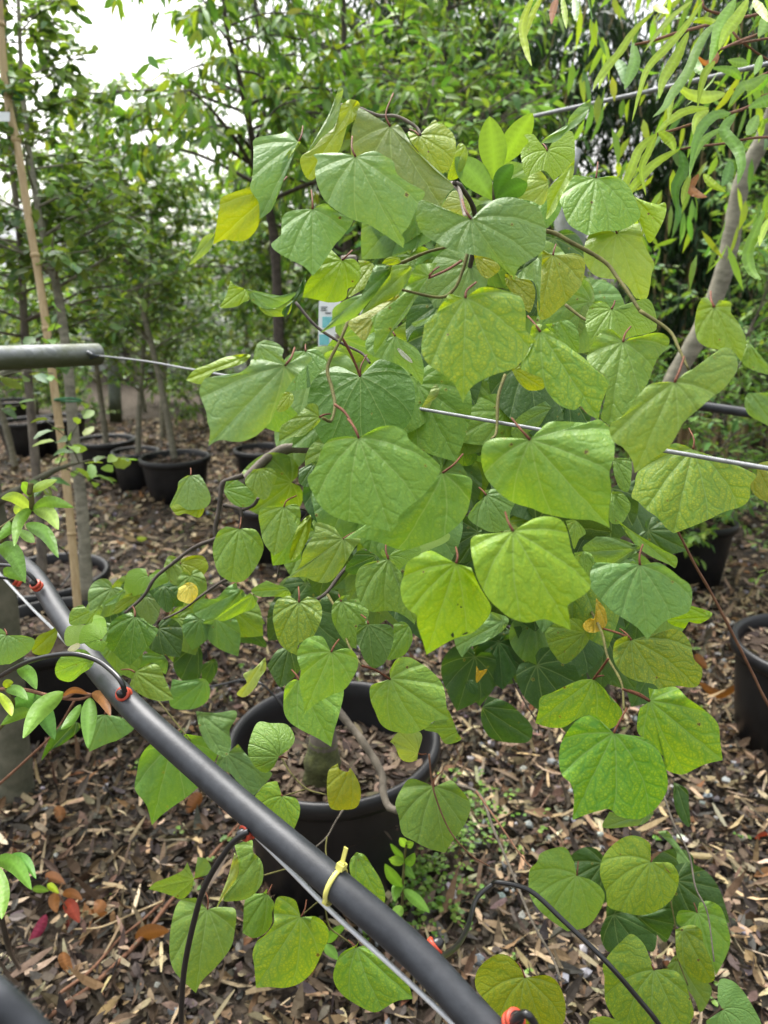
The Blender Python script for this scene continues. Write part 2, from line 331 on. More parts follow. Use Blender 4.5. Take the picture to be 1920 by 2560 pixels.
BR = [(.14, .09, .048), (.10, .066, .04), (.20, .135, .07), (.09, .068, .05), (.14, .105, .065), (.20, .105, .045)]
chips(scatter(9000, .7, 3.2), DK, .018, .055, .008, .022, curl=.5)
chips(scatter(16000, .7, 3.0), DK + TAN[3:4] + BR[1:3], .008, .026, .004, .011, .03)
chips(scatter(8000, .7, 3.2), DK + BR[:2] + BR[3:5], .035, .075, .014, .032, .034, .7, 'leaf')
pt = scatter(12000, .7, 3.6); pt = pt[RNG.random(len(pt)) < np.where(pt[:, 0] > -.2, .66, .42)]
chips(pt, TAN, .03, .10, .007, .018, .036, .4)
pt = scatter(5000, .7, 3.4); pt = pt[RNG.random(len(pt)) < np.where(pt[:, 0] > .0, .35, .6)]
chips(pt, BR, .03, .08, .014, .034, .035, .6, 'leaf')
chips(scatter(11000, 3.2, 9), DK + BR, .03, .10, .02, .045, .03)
chips(scatter(14000, 3.2, 9), TAN, .04, .11, .012, .03, .035)
lit.mk('leaf_litter', M['litter'], smooth=False); tag(bpy.data.objects['leaf_litter'], 'fallen brown and tan leaves and bark chips strewn over the ground', kind='stuff')
ico = np.array([(0, 0, 1), (.89, 0, .45), (.28, .85, .45), (-.72, .53, .45), (-.72, -.53, .45), (.28, -.85, .45), (.72, .53, -.45), (-.28, .85, -.45), (-.89, 0, -.45), (-.28, -.85, -.45), (.72, -.53, -.45), (0, 0, -1)])
icf = [[0, 1, 2], [0, 2, 3], [0, 3, 4], [0, 4, 5], [0, 5, 1], [1, 6, 2], [2, 7, 3], [3, 8, 4], [4, 9, 5], [5, 10, 1], [6, 7, 2], [7, 8, 3], [8, 9, 4], [9, 10, 5], [10, 6, 1], [11, 7, 6], [11, 8, 7], [11, 9, 8], [11, 10, 9], [11, 6, 10]]
gp = np.concatenate([scatter(1500, .7, 3.2), scatter(3600, 3., 9)]); gp = gp[RNG.random(len(gp)) < np.where(gp[:, 0] > -.15, .8, np.where(gp[:, 1] < 2.4, .14, .5))]
N = len(gp); sc = RNG.uniform(.006, .017, N)[:, None, None] * RNG.uniform(.6, 1.3, (N, 1, 3)) * RNG.uniform(.75, 1.25, (N, 12, 1))
gp[:, 2] = gh(gp[:, 0], gp[:, 1]) + .014 + .01 * RNG.random(N)
V = (gp[:, None] + ico[None] * sc).reshape(-1, 3); F = []
for f in icf: F += (np.arange(N)[:, None] * 12 + np.array(f)).tolist()
tag(mk('gravel', V, F, M['gravel'], tint=rtint([(.34, .35, .36), (.25, .26, .28), (.46, .46, .45), (.20, .19, .175)], N, 12), smooth=False), 'grey and white gravel stones among the mulch', kind='stuff')
# low green weeds in the mulch
wp = np.concatenate([scatter(700, 1.2, 6), G(1010, 2230)[None] + RNG.normal(0, .09, (160, 3)) * [1, 1, 0], G(1130, 2060)[None] + RNG.normal(0, .09, (90, 3)) * [1, 1, 0]])
wp = clear(wp); N = len(wp) * 4; wpos = np.repeat(wp, 4, 0) + RNG.normal(0, .008, (N, 3)); wpos[:, 2] = .03 + .02 * RNG.random(N)
a = RNG.random(N) * 6.28; V, F, m = cards('round', wpos, np.stack([np.cos(a), np.sin(a), .3 + 0 * a], -1), np.array([0, 0, 1.]) + RNG.normal(0, .3, (N, 3)), RNG.uniform(.008, .02, N), RNG.uniform(.007, .016, N))
tag(mk('ground_weeds', V, F, M['leaf'], tint=rtint([(.13, .26, .03), (.18, .30, .05), (.09, .19, .03)], N, m)), 'tiny bright green weed seedlings dotted through the mulch', kind='stuff')

# ------------------------------------------------------------------ the redbud: every leaf is its own curved blade
LEAF = """
10 .75 g 685,930|640,910 560,905 490,908 435,918 460,950 445,1000 452,1070 480,1150 520,1205 600,1265 680,1305 760,1330 840,1380 900,1420 *968,1470 975,1420 960,1390 1000,1340 1050,1230 1095,1140 1010,1090 930,1030 910,960 860,925 800,895 740,905
10 .82 G 890,750|870,735 800,690 710,640 690,690 665,760 655,880 680,1000 760,1100 860,1150 960,1160 1050,1180 1120,1220 *1190,1225 1230,1150 1265,1100 1170,1020 1090,940 1020,860 960,760 920,730
10 .76 g 430,1240|370,1240 300,1250 255,1280 245,1340 240,1400 185,1445 215,1490 300,1540 380,1580 *430,1635 470,1590 530,1500 570,1440 600,1410 670,1310 600,1270 540,1230 505,1205 460,1220
10 .65 g 1370,1300|1330,1280 1200,1235 1075,1185 1045,1260 1050,1320 1080,1380 1150,1430 1250,1480 1380,1510 1480,1530 1550,1580 *1625,1660 1649,1590 1719,1540 1799,1480 1814,1370 1804,1310 1769,1230 1709,1200 1619,1170 1519,1180 1440,1230 1400,1285
10 .84 y -|600,620 650,590 700,600 710,640 690,700 640,740 620,800 600,870 560,930 480,1000 440,1060 400,1060 365,1000 360,930 430,880 500,800 560,750 / g -|590,510 612,530 600,600 580,700 540,770 470,830 390,920 430,850 480,760 530,670 560,590
10 .86 g 345,845|300,790 285,755 250,790 90,820 80,900 75,1040 60,1120 110,1200 *115,1300 190,1240 225,1130 240,1040 300,940 350,850 / y -|345,838 357,850 292,950 247,1060 233,1010 258,940 318,860
00 .85 y 1625,1125|1610,1070 1540,1070 1470,1110 1320,1165 1300,1230 1285,1320 *1262,1450 1330,1420 1400,1430 1470,1415 1530,1340 1530,1260 1570,1190 / g -|1262,1375 1200,1410 1160,1490 1120,1570 1200,1520 1250,1470 1270,1400
10 .95 o 1060,805|1040,800 995,780 1020,850 1080,920 1150,990 *1200,1030 1240,1000 1270,930 1280,850 1260,790 1220,750 1190,730 1180,760 1165,715 1140,720 1140,770 1100,790
20 .92 y 350,895|270,795 215,800 240,840 195,900 205,980 230,1040 330,1010 *390,1070 480,990 510,950 515,900 500,780 410,795
20 .86 g -|310,850 350,810 460,760 480,700 530,640 600,590 607,610 580,690 530,740 470,780 400,840
20 .8 y -|515,945 500,1050 430,1170 400,1240 345,1300 350,1240 355,1130 420,1050
20 .97 p -|290,990 350,1060 355,1150 320,1215 250,1190 150,1165 220,1110 240,1050
20 .85 b 640,1055|590,1050 500,1040 450,1110 425,1180 440,1230 480,1330 *590,1395 680,1370 800,1360 900,1290 880,1200 830,1100 760,1045 690,1050 / y -|840,1140 900,1180 1000,1210 1050,1200 1055,1260 1020,1350 960,1440 920,1370 880,1270
20 .84 Q 765,1385|730,1370 680,1350 640,1355 600,1390 570,1460 570,1540 600,1600 640,1635 700,1650 780,1660 830,1700 870,1760 *905,1775 940,1770 960,1700 970,1620 985,1560 940,1480 910,1400 900,1330 840,1330 790,1350
21 .8 o 385,90|350,80 310,50 320,110 300,180 300,300 290,400 *310,475 360,460 440,390 500,330 550,270 575,170 570,110 520,80 450,85
21 .86 o -|100,200 180,215 250,240 280,300 270,380 240,430 180,350 110,270
21 .78 g -|290,110 320,60 315,200 310,300 305,440 290,300 260,240 170,215
11 .62 m 1335,345|1290,335 1240,320 1220,345 1180,400 1160,430 1100,480 1085,560 1075,620 1080,680 1120,740 1180,780 1250,830 1290,890 *1322,965 1350,900 1400,850 1500,800 1600,770 1650,740 1700,680 1722,620 1754,605 1740,580 1694,530 1694,450 1684,380 1660,335 1600,310 1520,285 1430,280 1380,310 / g -|1165,430 1100,465 1020,490 1040,515 1095,497
11 .86 u 712,808|660,800 620,760 560,750 490,780 430,840 405,920 400,1000 430,1060 450,1130 490,1200 560,1230 650,1260 *720,1280 850,1200 980,1110 1030,1000 1035,880 1000,800 940,740 850,705 790,730 735,800
11 .62 B 705,1175|660,1165 600,1165 520,1190 480,1250 460,1320 430,1370 400,1415 430,1500 480,1580 540,1630 600,1655 700,1680 760,1690 830,1710 *890,1727 935,1680 940,1640 1000,1580 1080,1520 1140,1440 1190,1360 1150,1300 1060,1230 1000,1180 980,1130 900,1100 820,1110 760,1140
11 .7 b 1200,1380|1170,1400 1080,1500 940,1560 800,1620 760,1690 700,1740 *615,1772 700,1768 760,1775 850,1800 930,1830 1000,1832 1100,1800 1200,1760 1300,1680 1350,1600 1375,1460 1365,1410 1300,1390 1240,1385
01 .65 g 1687,745|1640,725 1560,705 1490,710 1480,740 1410,790 1330,815 1230,815 1195,850 1180,900 1200,960 1225,1030 1230,1080 1245,1130 *1235,1220 1300,1185 1380,1195 1450,1190 1530,1150 1600,1080 1620,1040 1660,950 1700,880 1760,800 1820,740 1847,700 1830,680 1780,690 1730,735 / g -|1500,712 1510,650 1530,612 1570,592 1640,610 1680,650 1672,690 1692,735 1640,728 1560,708
01 .74 y -|1100,830 1150,770 1240,735 1330,695 1440,675 1485,685 1440,730 1350,760 1270,780 1220,805 1190,855
01 .8 y -|1365,240 1400,275 1450,290 1480,350 1440,370 1400,395 1305,400 1340,330 / g -|1455,290 1560,310 1659,330 1720,325 1760,310 1700,370 1600,410 1530,390 1480,350 / y -|1530,395 1600,410 1700,375 1730,360 1710,440 1620,455 1560,430
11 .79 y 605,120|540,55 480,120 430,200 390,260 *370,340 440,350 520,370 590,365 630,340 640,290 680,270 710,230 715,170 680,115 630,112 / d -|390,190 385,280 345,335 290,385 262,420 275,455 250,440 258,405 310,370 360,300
11 .84 y -|700,120 760,125 800,160 800,220 760,270 700,310 640,340 650,290 710,230 715,170
11 .68 g -|800,145 870,150 895,180 860,240 790,290 720,320 660,340 600,370 550,410 540,480 475,550 540,520 620,490 700,440 780,350 860,260 905,165 / Q -|900,150 980,145 1020,170 1000,230 960,290 940,320 850,370 780,410 715,440 760,380 840,270 890,200
11 .73 o -|940,320 940,350 880,400 800,440 780,520 740,595 690,560 640,490 720,440 850,370
11 .7 b 1120,215|1170,135 1110,140 1050,150 1010,210 970,310 930,350 850,420 780,460 790,500 800,560 790,640 *800,675 855,620 880,560 940,500 1000,420 1060,300
11 .8 y -|840,140 870,105 930,100 955,130 900,150
11 .85 g 920,570|860,560 790,545 745,600 750,650 790,690 840,705 940,740 1010,790 *1080,860 1090,760 1060,660 1000,610 950,580 / w -|930,648 945,642 1000,690 1022,722 1010,726 960,690
11 .86 g 390,660|330,660 270,700 240,780 250,890 320,895 *420,870 400,870 500,750 505,700 460,650 410,648
11 .72 b 470,1050|465,1030 460,980 410,970 360,1020 290,1070 240,1110 *230,1195 300,1170 370,1160 440,1110 478,1070
11 .82 y -|215,940 260,900 310,910 315,960 270,1010 220,1015
11 .95 p -|1070,1000 1110,930 1150,860 1210,855 1270,910 1220,950 1170,985
11 .99 g 1300,1105|1330,1005 1230,1020 1200,1080 1150,1150 1040,1200 1100,1230 1170,1290 *1200,1370 1220,1210 1300,1160 1350,1090 / b -|1310,1120 1320,1160 1260,1190 1230,1260 1210,1372 1200,1300 1215,1210
11 1.02 m -|1340,1150 1400,1250 1400,1310 1330,1340 1250,1310 1240,1230
11 1.0 d -|1380,1080 1440,1090 1480,1180 1420,1280 1380,1220 1345,1130
21 .62 b 250,1185|200,1175 100,1170 20,1180 -30,1220 -40,1300 -20,1390 20,1450 80,1510 160,1560 260,1590 330,1620 420,1640 520,1655 620,1662 *722,1705 715,1640 730,1480 720,1380 745,1290 750,1220 735,1140 700,1090 650,1062 630,1085 540,1080 450,1075 360,1080 290,1140 / s -|600,1080 625,1083 620,1100 598,1100 / s -|595,1160 618,1150 625,1170 628,1195 612,1178 590,1188 580,1180 / s -|490,1165 508,1160 512,1180 498,1184 / s -|535,1160 548,1158 553,1185 542,1185 / s -|567,1208 580,1200 583,1215 570,1220 / s -|533,1218 548,1214 550,1226 536,1228 / s -|626,1222 634,1224 635,1242 628,1240
21 .58 b 1105,845|1060,840 1000,845 950,860 900,910 850,980 790,1050 720,1100 740,1190 800,1230 850,1300 *870,1380 930,1340 1000,1280 1060,1240 1110,1170 1160,1080 1240,1010 1330,930 1400,880 1460,800 1480,750 1470,690 1430,640 1370,650 1300,740 1200,770 1150,800
21 .7 b 800,605|780,570 730,530 680,540 640,580 610,640 585,710 650,770 710,820 700,900 680,1000 670,1060 *720,1095 800,1040 880,950 940,860 1000,710 1060,640 1075,590 1040,555 980,550 900,570 840,580
21 .68 m 310,545|320,500 270,500 250,560 250,650 190,750 250,790 320,820 340,880 400,960 470,1000 520,1005 550,985 590,1030 *655,1065 670,980 700,900 712,830 640,770 570,700 500,650 430,590 350,520 / s -|545,985 560,985 588,1010 586,1030
21 .76 b -|340,500 400,490 470,475 530,530 540,620 520,670 430,590
21 .8 Q 730,410|700,365 620,380 585,440 580,520 *610,590 680,540 740,530 780,590 860,570 960,550 1000,520 990,420 950,350 880,360 840,400 780,420
21 .76 o -|140,770 180,740 250,790 320,820 330,880 240,890 180,840
21 .62 Q 1340,400|1300,340 1270,345 1240,400 1225,500 1240,590 1290,630 1370,650 1430,640 *1500,720 1530,600 1490,500 1440,430 1440,370 1370,355 / b -|1535,590 1600,670 1670,750 1690,800 1600,780 1505,725
21 .6 g -|1560,905 1530,920 1520,980 1550,1040 1640,1090 1720,1130 1720,910 1640,905
21 .84 m 1215,1240|1160,1215 1100,1205 1000,1250 940,1300 880,1390 870,1450 850,1520 890,1550 940,1600 1000,1640 1050,1700 *1100,1738 1150,1720 1300,1660 1400,1610 1500,1580 1550,1530 1555,1450 1590,1400 1550,1370 1440,1320 1330,1290 1270,1260
21 .87 o -|1659,1310 1600,1330 1590,1400 1555,1450 1580,1510 1640,1545 1720,1550 1720,1310
21 .97 g 385,1000|340,955 250,1000 180,1050 140,1110 150,1170 *240,1180 290,1130 360,1080 460,1060 420,980
21 .85 b -|740,1290 840,1300 850,1400 830,1490 780,1470 745,1380
21 .86 b -|735,1490 800,1500 845,1590 790,1650 735,1620
12 .85 b 610,350|560,280 460,250 440,320 400,380 370,440 360,490 320,550 *275,580 380,575 440,600 500,610 550,590 600,530 650,450 680,400 715,350 650,348
12 .62 l 1280,495|1220,465 1130,418 1050,450 990,490 970,560 950,640 965,720 1000,770 1045,800 1050,860 1080,950 *1105,1035 1180,990 1270,940 1370,910 1450,840 1485,780 1480,730 1430,650 1395,580 1370,520 / h -|1050,630 1065,620 1080,620 1080,630 1062,640 1052,640 / h -|1090,708 1105,700 1125,692 1126,700 1112,720 1095,722 / h -|1278,734 1292,733 1292,742 1280,742 / h -|1303,750 1314,748 1314,757 1305,756 / h -|1232,890 1255,890 1268,920 1262,935 1245,915 / h -|1315,915 1345,900 1350,908 1325,918
22 .58 l 150,305|100,310 0,320 -60,325 -100,350 -100,420 -85,500 -60,590 0,700 60,760 130,815 230,845 330,825 400,850 *490,890 480,800 475,740 540,700 600,650 605,590 560,520 500,430 470,300 430,235 350,215 270,230 200,270 / h -|240,575 248,574 248,582 241,583 / h -|370,618 380,617 380,625 372,625
12 .74 b 880,470|800,480 720,510 690,560 685,640 710,720 780,780 860,775 920,780 980,810 *1035,855 1045,800 1000,770 965,720 950,640 960,560 930,520 905,475
12 .8 b 880,455|840,400 835,440 880,480 900,500 *940,540 990,490 1050,450 1120,415 1200,380 1240,350 1230,315 1100,350 1000,400 920,410
12 .86 b 600,720|650,680 600,690 550,740 545,820 580,900 640,980 *690,1000 690,930 700,860 750,830 760,770 700,700
12 .8 u 760,855|750,790 740,850 700,860 690,930 710,1000 740,1070 *790,1120 850,1090 890,1020 910,940 905,880 870,855 800,860
12 .86 b -|910,850 970,840 1010,880 1022,950 980,1030 920,1060 870,1060 905,950
12 .8 m 350,725|290,685 220,710 195,790 200,860 230,960 280,1010 *340,1040 350,970 420,940 450,900 480,830 485,760 460,710 400,690
12 .72 b 540,1020|520,980 490,930 430,925 380,950 345,1000 340,1060 360,1130 350,1200 370,1290 380,1360 *375,1400 430,1340 530,1280 620,1240 670,1170 700,1100 690,1040 650,1000 600,1000
12 .79 b 350,1185|320,1180 270,1220 258,1300 262,1380 300,1440 380,1490 460,1530 *540,1580 560,1480 590,1380 615,1240 560,1180 450,1150
12 .8 b 890,1180|885,1130 930,1060 1000,1050 1060,1080 1120,1120 1180,1180 1210,1240 1225,1350 *1240,1415 1150,1430 1100,1470 1030,1500 960,1500 880,1480 830,1440 800,1370 775,1310 768,1240 790,1210 840,1200
12 .87 b -|1210,1400 1230,1360 1260,1420 1290,1500 1310,1540 1220,1565 1170,1500 1090,1475
12 .92 p 1055,1620|1060,1580 1080,1530 1060,1490 980,1490 930,1500 *890,1550 920,1580 950,1650 1000,1672 1050,1660
12 .8 b 230,1640|250,1600 290,1595 325,1530 280,1450 180,1440 100,1440 50,1570 *50,1640 90,1700 150,1735 200,1700 220,1650
12 .95 p -|150,1050 155,1120 120,1170 90,1230 30,1285 -20,1270 10,1230 40,1200 20,1150 80,1120
12 .86 d -|160,1100 220,1010 300,990 350,1030 360,1120 260,1220 220,1210
12 1.0 b 260,160|200,150 130,165 110,210 120,280 140,370 *200,450 270,400 320,320 350,260 360,200 340,145 280,150
12 1.05 y -|290,450 330,300 380,230 420,210 415,300 380,400 310,480
02 1.05 b 1420,290|1340,275 1290,310 1260,400 1270,480 1300,560 *1370,605 1440,600 1500,540 1550,450 1560,380 1520,300 1460,285
12 .76 g -|1490,780 1590,820 1560,890 1450,960 1340,1000 1315,1050 1270,940 1370,910 1450,840
12 .82 g 1460,90|1450,60 1560,50 1640,100 1600,200 *1610,290 1500,310 1420,280 1350,220 1400,140
12 .88 d -|700,420 760,420 830,470 740,510 700,560 620,530
22 .7 g 900,505|860,480 750,500 640,490 605,560 610,640 680,720 740,780 820,830 890,880 *945,945 1000,880 1060,830 1150,800 1195,770 1210,690 1195,620 1140,580 1080,530 1010,490 940,495
22 .75 g -|640,335 750,340 840,370 905,405 830,460 760,500 660,495 600,450 560,400
22 .82 b -|770,240 850,300 950,360 1050,420 1120,460 1110,520 1070,500 980,460 900,410 830,330
22 .76 m 850,950|830,920 760,950 740,1010 750,1080 800,1150 880,1190 980,1210 1020,1250 *1060,1260 1110,1220 1200,1230 1250,1210 1270,1120 1220,1060 1200,970 1150,900 1090,880 1055,910 1040,940 960,925
22 .78 m 625,1180|560,1180 480,1210 380,1260 310,1290 300,1360 *280,1440 360,1465 450,1465 520,1420 600,1390 660,1420 720,1475 780,1430 795,1380 770,1330 730,1310 700,1250 650,1200
22 .68 s2 745,1500|700,1470 640,1400 590,1395 530,1420 470,1490 430,1570 420,1670 440,1750 490,1800 510,1880 *500,2015 590,1980 660,1960 720,1950 770,1990 850,2010 920,2000 1000,1940 1060,1840 1060,1740 1030,1640 980,1560 900,1520 820,1520
22 .75 m 960,1310|900,1350 885,1420 890,1500 960,1560 1040,1640 1060,1690 1060,1720 1150,1745 1230,1710 1300,1680 *1390,1660 1375,1540 1360,1440 1280,1360 1180,1290 1110,1225 1000,1240 950,1230
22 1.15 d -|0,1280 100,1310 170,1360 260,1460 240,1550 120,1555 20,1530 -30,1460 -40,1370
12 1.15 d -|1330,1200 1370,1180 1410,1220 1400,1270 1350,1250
12 1.1 Y -|1400,1100 1420,1130 1465,1120 1440,1160 1400,1200
22 .9 b -|350,960 340,900 400,850 530,820 600,900 580,980 460,1090 380,1020
22 .9 Y -|640,700 690,760 705,850 650,900 590,900 560,860 600,820 630,820
22 .72 b -|460,240 520,240 580,310 540,350 510,410 490,340
22 .86 b -|730,80 790,80 845,140 820,220 780,260 720,240
22 .7 b -|510,430 590,425 630,470 600,540 590,610 540,560
22 .82 y -|1210,745 1330,790 1260,850 1180,840 1160,880 1060,830
13 1.05 b 1150,255|1100,230 1010,205 960,260 920,350 940,430 960,530 1020,570 1120,620 *1215,645 1270,560 1330,480 1365,390 1355,330 1300,260 1250,215 1190,240
13 1.1 o2 -|580,115 530,150 515,220 520,330 545,385 620,390 690,375 715,310 705,230 655,145 640,165 590,150
13 1.05 m 250,310|220,220 160,230 110,280 90,320 150,380 240,450 *320,505 350,430 355,370 330,320 280,310
13 1.1 m -|690,640 650,700 665,800 740,870 800,920 845,965 860,890 830,800 780,720 740,660
13 1.05 m 360,1025|345,980 330,930 280,905 220,910 200,990 200,1060 150,1130 100,1170 75,1240 85,1320 *95,1445 180,1440 260,1445 350,1420 430,1350 480,1250 525,1150 520,1090 480,1040 430,1020 415,1070 385,1040
13 1.1 b 160,890|160,858 130,885 50,890 25,950 20,1040 *15,1120 80,1150 150,1120 190,1060 190,1000 205,950 170,895
13 1.0 m 690,1205|710,1150 690,1190 600,1240 560,1330 555,1400 600,1480 700,1550 800,1590 880,1550 940,1520 *1025,1510 1000,1430 960,1370 880,1280 800,1230 750,1190
03 1.0 b -|1390,600 1490,565 1500,640 1540,680 1560,740 1550,830 1480,910 1390,930 1320,920 1400,800 1415,720 / p -|1390,640 1415,710 1400,800 1340,880 1280,975 1340,820 1370,720
03 1.1 b 1150,800|1170,670 1220,680 1250,730 1240,770 1150,800 1140,860 1080,920 1020,900 960,880 *880,860 920,820 1000,790 1080,750 1110,700
03 1.05 b 1230,980|1160,910 1080,920 1040,970 1010,1100 1005,1250 1030,1340 1080,1400 *1160,1475 1200,1400 1290,1310 1370,1200 1395,1080 1400,1010 1380,970 1280,965
03 1.1 B 1020,0|930,-30 870,20 830,80 810,180 800,270 860,350 880,400 *900,480 960,420 1040,360 1100,320 1190,240 1250,140 1290,60 1290,-10 1220,-40 1100,-60
23 1.1 b 525,780|510,700 460,615 380,620 310,650 290,700 250,740 240,820 250,900 300,980 380,1050 *470,1110 570,1090 630,1040 680,950 690,890 660,840 600,800
23 1.14 m 965,700|960,640 960,590 900,550 830,545 760,580 700,640 670,700 665,780 700,880 710,960 780,990 860,1010 *920,1015 1000,990 1080,930 1120,860 1130,780 1100,720 1060,700 1010,710 / s -|1030,700 1045,725 1085,770 1060,750
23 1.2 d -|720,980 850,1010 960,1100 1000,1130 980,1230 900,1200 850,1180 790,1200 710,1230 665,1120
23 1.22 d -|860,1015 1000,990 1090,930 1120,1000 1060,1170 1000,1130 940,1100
23 .95 m 985,1340|960,1270 920,1180 850,1125 790,1170 730,1230 680,1310 690,1380 690,1450 700,1540 760,1640 830,1700 1000,1720 *1170,1740 1200,1650 1220,1590 1190,1480 1160,1400 1120,1350 1060,1330
23 1.12 b 1240,1000|1250,940 1310,930 1380,970 1420,1080 1435,1180 1400,1280 *1350,1370 1330,1300 1280,1200 1200,1120 1120,1060 1130,990 1190,985
23 1.08 m -|1110,1100 1200,1070 1260,1100 1280,1180 1330,1300 1340,1400 1260,1410 1180,1340 1120,1260
23 1.2 b -|1060,1320 1120,1250 1190,1350 1310,1420 1320,1490 1260,1590 1210,1490
23 1.0 g 1390,1575|1360,1520 1370,1400 1440,1400 1500,1450 1560,1540 1620,1660 1600,1720 *1400,1740 1290,1650 1350,1620
23 .95 m2 220,1385|180,1310 130,1260 60,1245 -20,1290 -70,1360 -70,1450 0,1540 60,1620 150,1700 *330,1700 440,1660 460,1580 450,1500 410,1410 350,1370 280,1375
23 .9 b -|600,1640 650,1615 720,1620 810,1665 800,1720 600,1720
23 1.2 d -|1100,225 1180,270 1190,350 1195,490 1130,430 1100,330
23 1.25 g -|1005,520 1060,515 1100,560 1150,630 1200,700 1260,770 1250,800 1170,760 1120,690 1110,630
23 1.0 g -|720,400 850,430 980,400 930,470 830,490 680,495
02 .95 M 800,810|780,785 720,800 660,840 640,900 630,980 680,1030 720,1070 *770,1100 820,1050 880,990 920,930 935,880 890,865 850,820
02 1.2 b 880,570|860,525 800,525 750,560 735,690 820,680 *900,650 960,620 1000,600 1000,540 930,530
02 1.2 y 1070,500|1070,470 1130,450 1200,450 1235,510 1210,560 1170,610 *1120,630 1090,580 1075,530 / b -|970,510 1000,450 1060,470 1085,560 1080,620 1010,610
02 1.1 Z -|1060,640 1120,605 1165,630 1172,680 1130,730 1090,725 1050,700
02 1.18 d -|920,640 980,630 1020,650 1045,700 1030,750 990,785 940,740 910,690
02 1.05 b 1500,680|1530,700 1500,760 1430,790 1330,835 *1270,825 1340,770 1400,730 1480,670
02 1.14 g -|1400,605 1410,640 1445,660 1440,700 1340,770 1280,820 1200,825 1150,790 1150,740 1200,705 1280,700 1340,640
02 1.05 b -|1580,595 1640,620 1700,640 1720,690 1620,690 1530,690 1490,650
02 .91 b -|430,760 490,740 530,780 600,740 605,780 560,840 520,850 420,860 410,800
02 .885 m 600,950|635,900 620,820 560,800 540,850 460,860 400,870 380,930 400,985 480,960 540,1000 *610,1020 640,960 / w -|415,985 460,965 475,985 440,1015 400,1010
02 .895 b -|420,1010 500,1005 555,1060 540,1110 480,1150 420,1195 350,1180 325,1130 350,1060
02 .95 g 40,920|30,900 0,880 -50,900 -30,1080 *60,1090 160,1030 200,980 200,940 130,920
02 1.1 y -|405,800 405,840 350,880 330,950 280,1035 190,1020 220,930 300,890 350,850
02 1.05 b 800,1140|880,1085 940,1100 970,1160 1000,1230 *1030,1300 950,1310 870,1290 800,1250 770,1220 780,1180
02 1.18 g -|790,1080 860,1030 950,1030 995,1080 980,1150 940,1110 880,1085 800,1130
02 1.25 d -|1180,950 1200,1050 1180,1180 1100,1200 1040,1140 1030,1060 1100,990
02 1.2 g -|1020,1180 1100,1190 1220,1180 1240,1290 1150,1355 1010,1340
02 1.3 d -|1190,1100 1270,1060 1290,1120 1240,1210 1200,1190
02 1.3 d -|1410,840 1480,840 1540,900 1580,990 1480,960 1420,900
02 1.1 g -|1160,1370 1280,1380 1390,1365 1400,1410 1360,1480 1370,1560 1340,1640 1250,1600 1190,1500
03 1.12 g 1340,60|1340,-40 1290,80 1290,140 1370,180 1430,260 *1500,310 1600,200 1600,160 1480,80 1410,0
02 1.12 g 620,1390|500,1400 480,1460 500,1500 *530,1610 640,1560 700,1540 790,1480 780,1440 700,1400
02 1.2 d -|380,1430 470,1440 470,1480 380,1560 300,1600 245,1660 290,1540
02 1.2 g -|605,725 660,690 735,650 735,690 680,730 620,745
02 1.22 b -|660,790 720,700 800,665 830,690 760,750 700,790
02 1.22 g -|800,740 870,690 940,720 945,790 900,860 820,800
02 1.24 b -|850,1000 890,900 960,890 1000,930 960,1020 900,1040
02 1.26 y -|940,900 1000,800 1100,740 1150,760 1130,860 1060,900 1020,1000
01 1.1 g 1130,1395|1110,1395 1060,1430 1050,1480 1005,1580 1050,1570 *1110,1600 1210,1590 1250,1530 1210,1430 1180,1390 / y -|1010,1585 1060,1560 1130,1570 1210,1580 1180,1645 1100,1620 1050,1632
01 1.1 b -|1340,1430 1420,1430 1510,1520 1470,1580 1390,1570 1330,1500
01 1.1 b -|1500,1360 1600,1350 1640,1400 1610,1480 1570,1540 1500,1500 1450,1430
11 .9 d -|350,1360 450,1310 440,1370 410,1460 350,1440
10 .98 y -|1255,960 1290,860 1320,850 1350,900 1340,960 1300,1050 1230,1060
10 .98 p -|1190,1230 1260,1130 1330,1160 1370,1230 1330,1290 1230,1250
10 .9 o -|1385,1510 1480,1530 1540,1580 1520,1620 1460,1650 1410,1600
"""
TINT = dict(g=(.15, .295, .085, .3), G=(.15, .23, .075, .2), b=(.165, .32, .05, .5), B=(.14, .31, .045, .35), y=(.23, .365, .012, .2), d=(.05, .13, .025, .4), m=(.185, .34, .038, 1.0), s2=(.14, .32, .025, 1.4), m2=(.24, .33, .02, .9), p=(.33, .44, .11, .1), o=(.23, .31, .02, .6), o2=(.28, .34, .02, .5), l=(.24, .43, .02, .5), u=(.075, .20, .012, .2), Q=(.21, .35, .045, .15), Y=(.55, .40, .03, .3), Z=(.72, .60, .10, .3), M=(.09, .21, .035, .7), s=None, h=None, w=None)  # g: grey-green, paled so the colour itself carries the sky sheen
def spline_open(pts, star, n=4):
    p = [np.array(q, float) for q in pts]
    if star is None: return crom(p, n), None
    a, b = crom(p[:star + 1], n), crom(p[star:], n)
    return np.vstack([a, b[1:]]), len(a) - 1
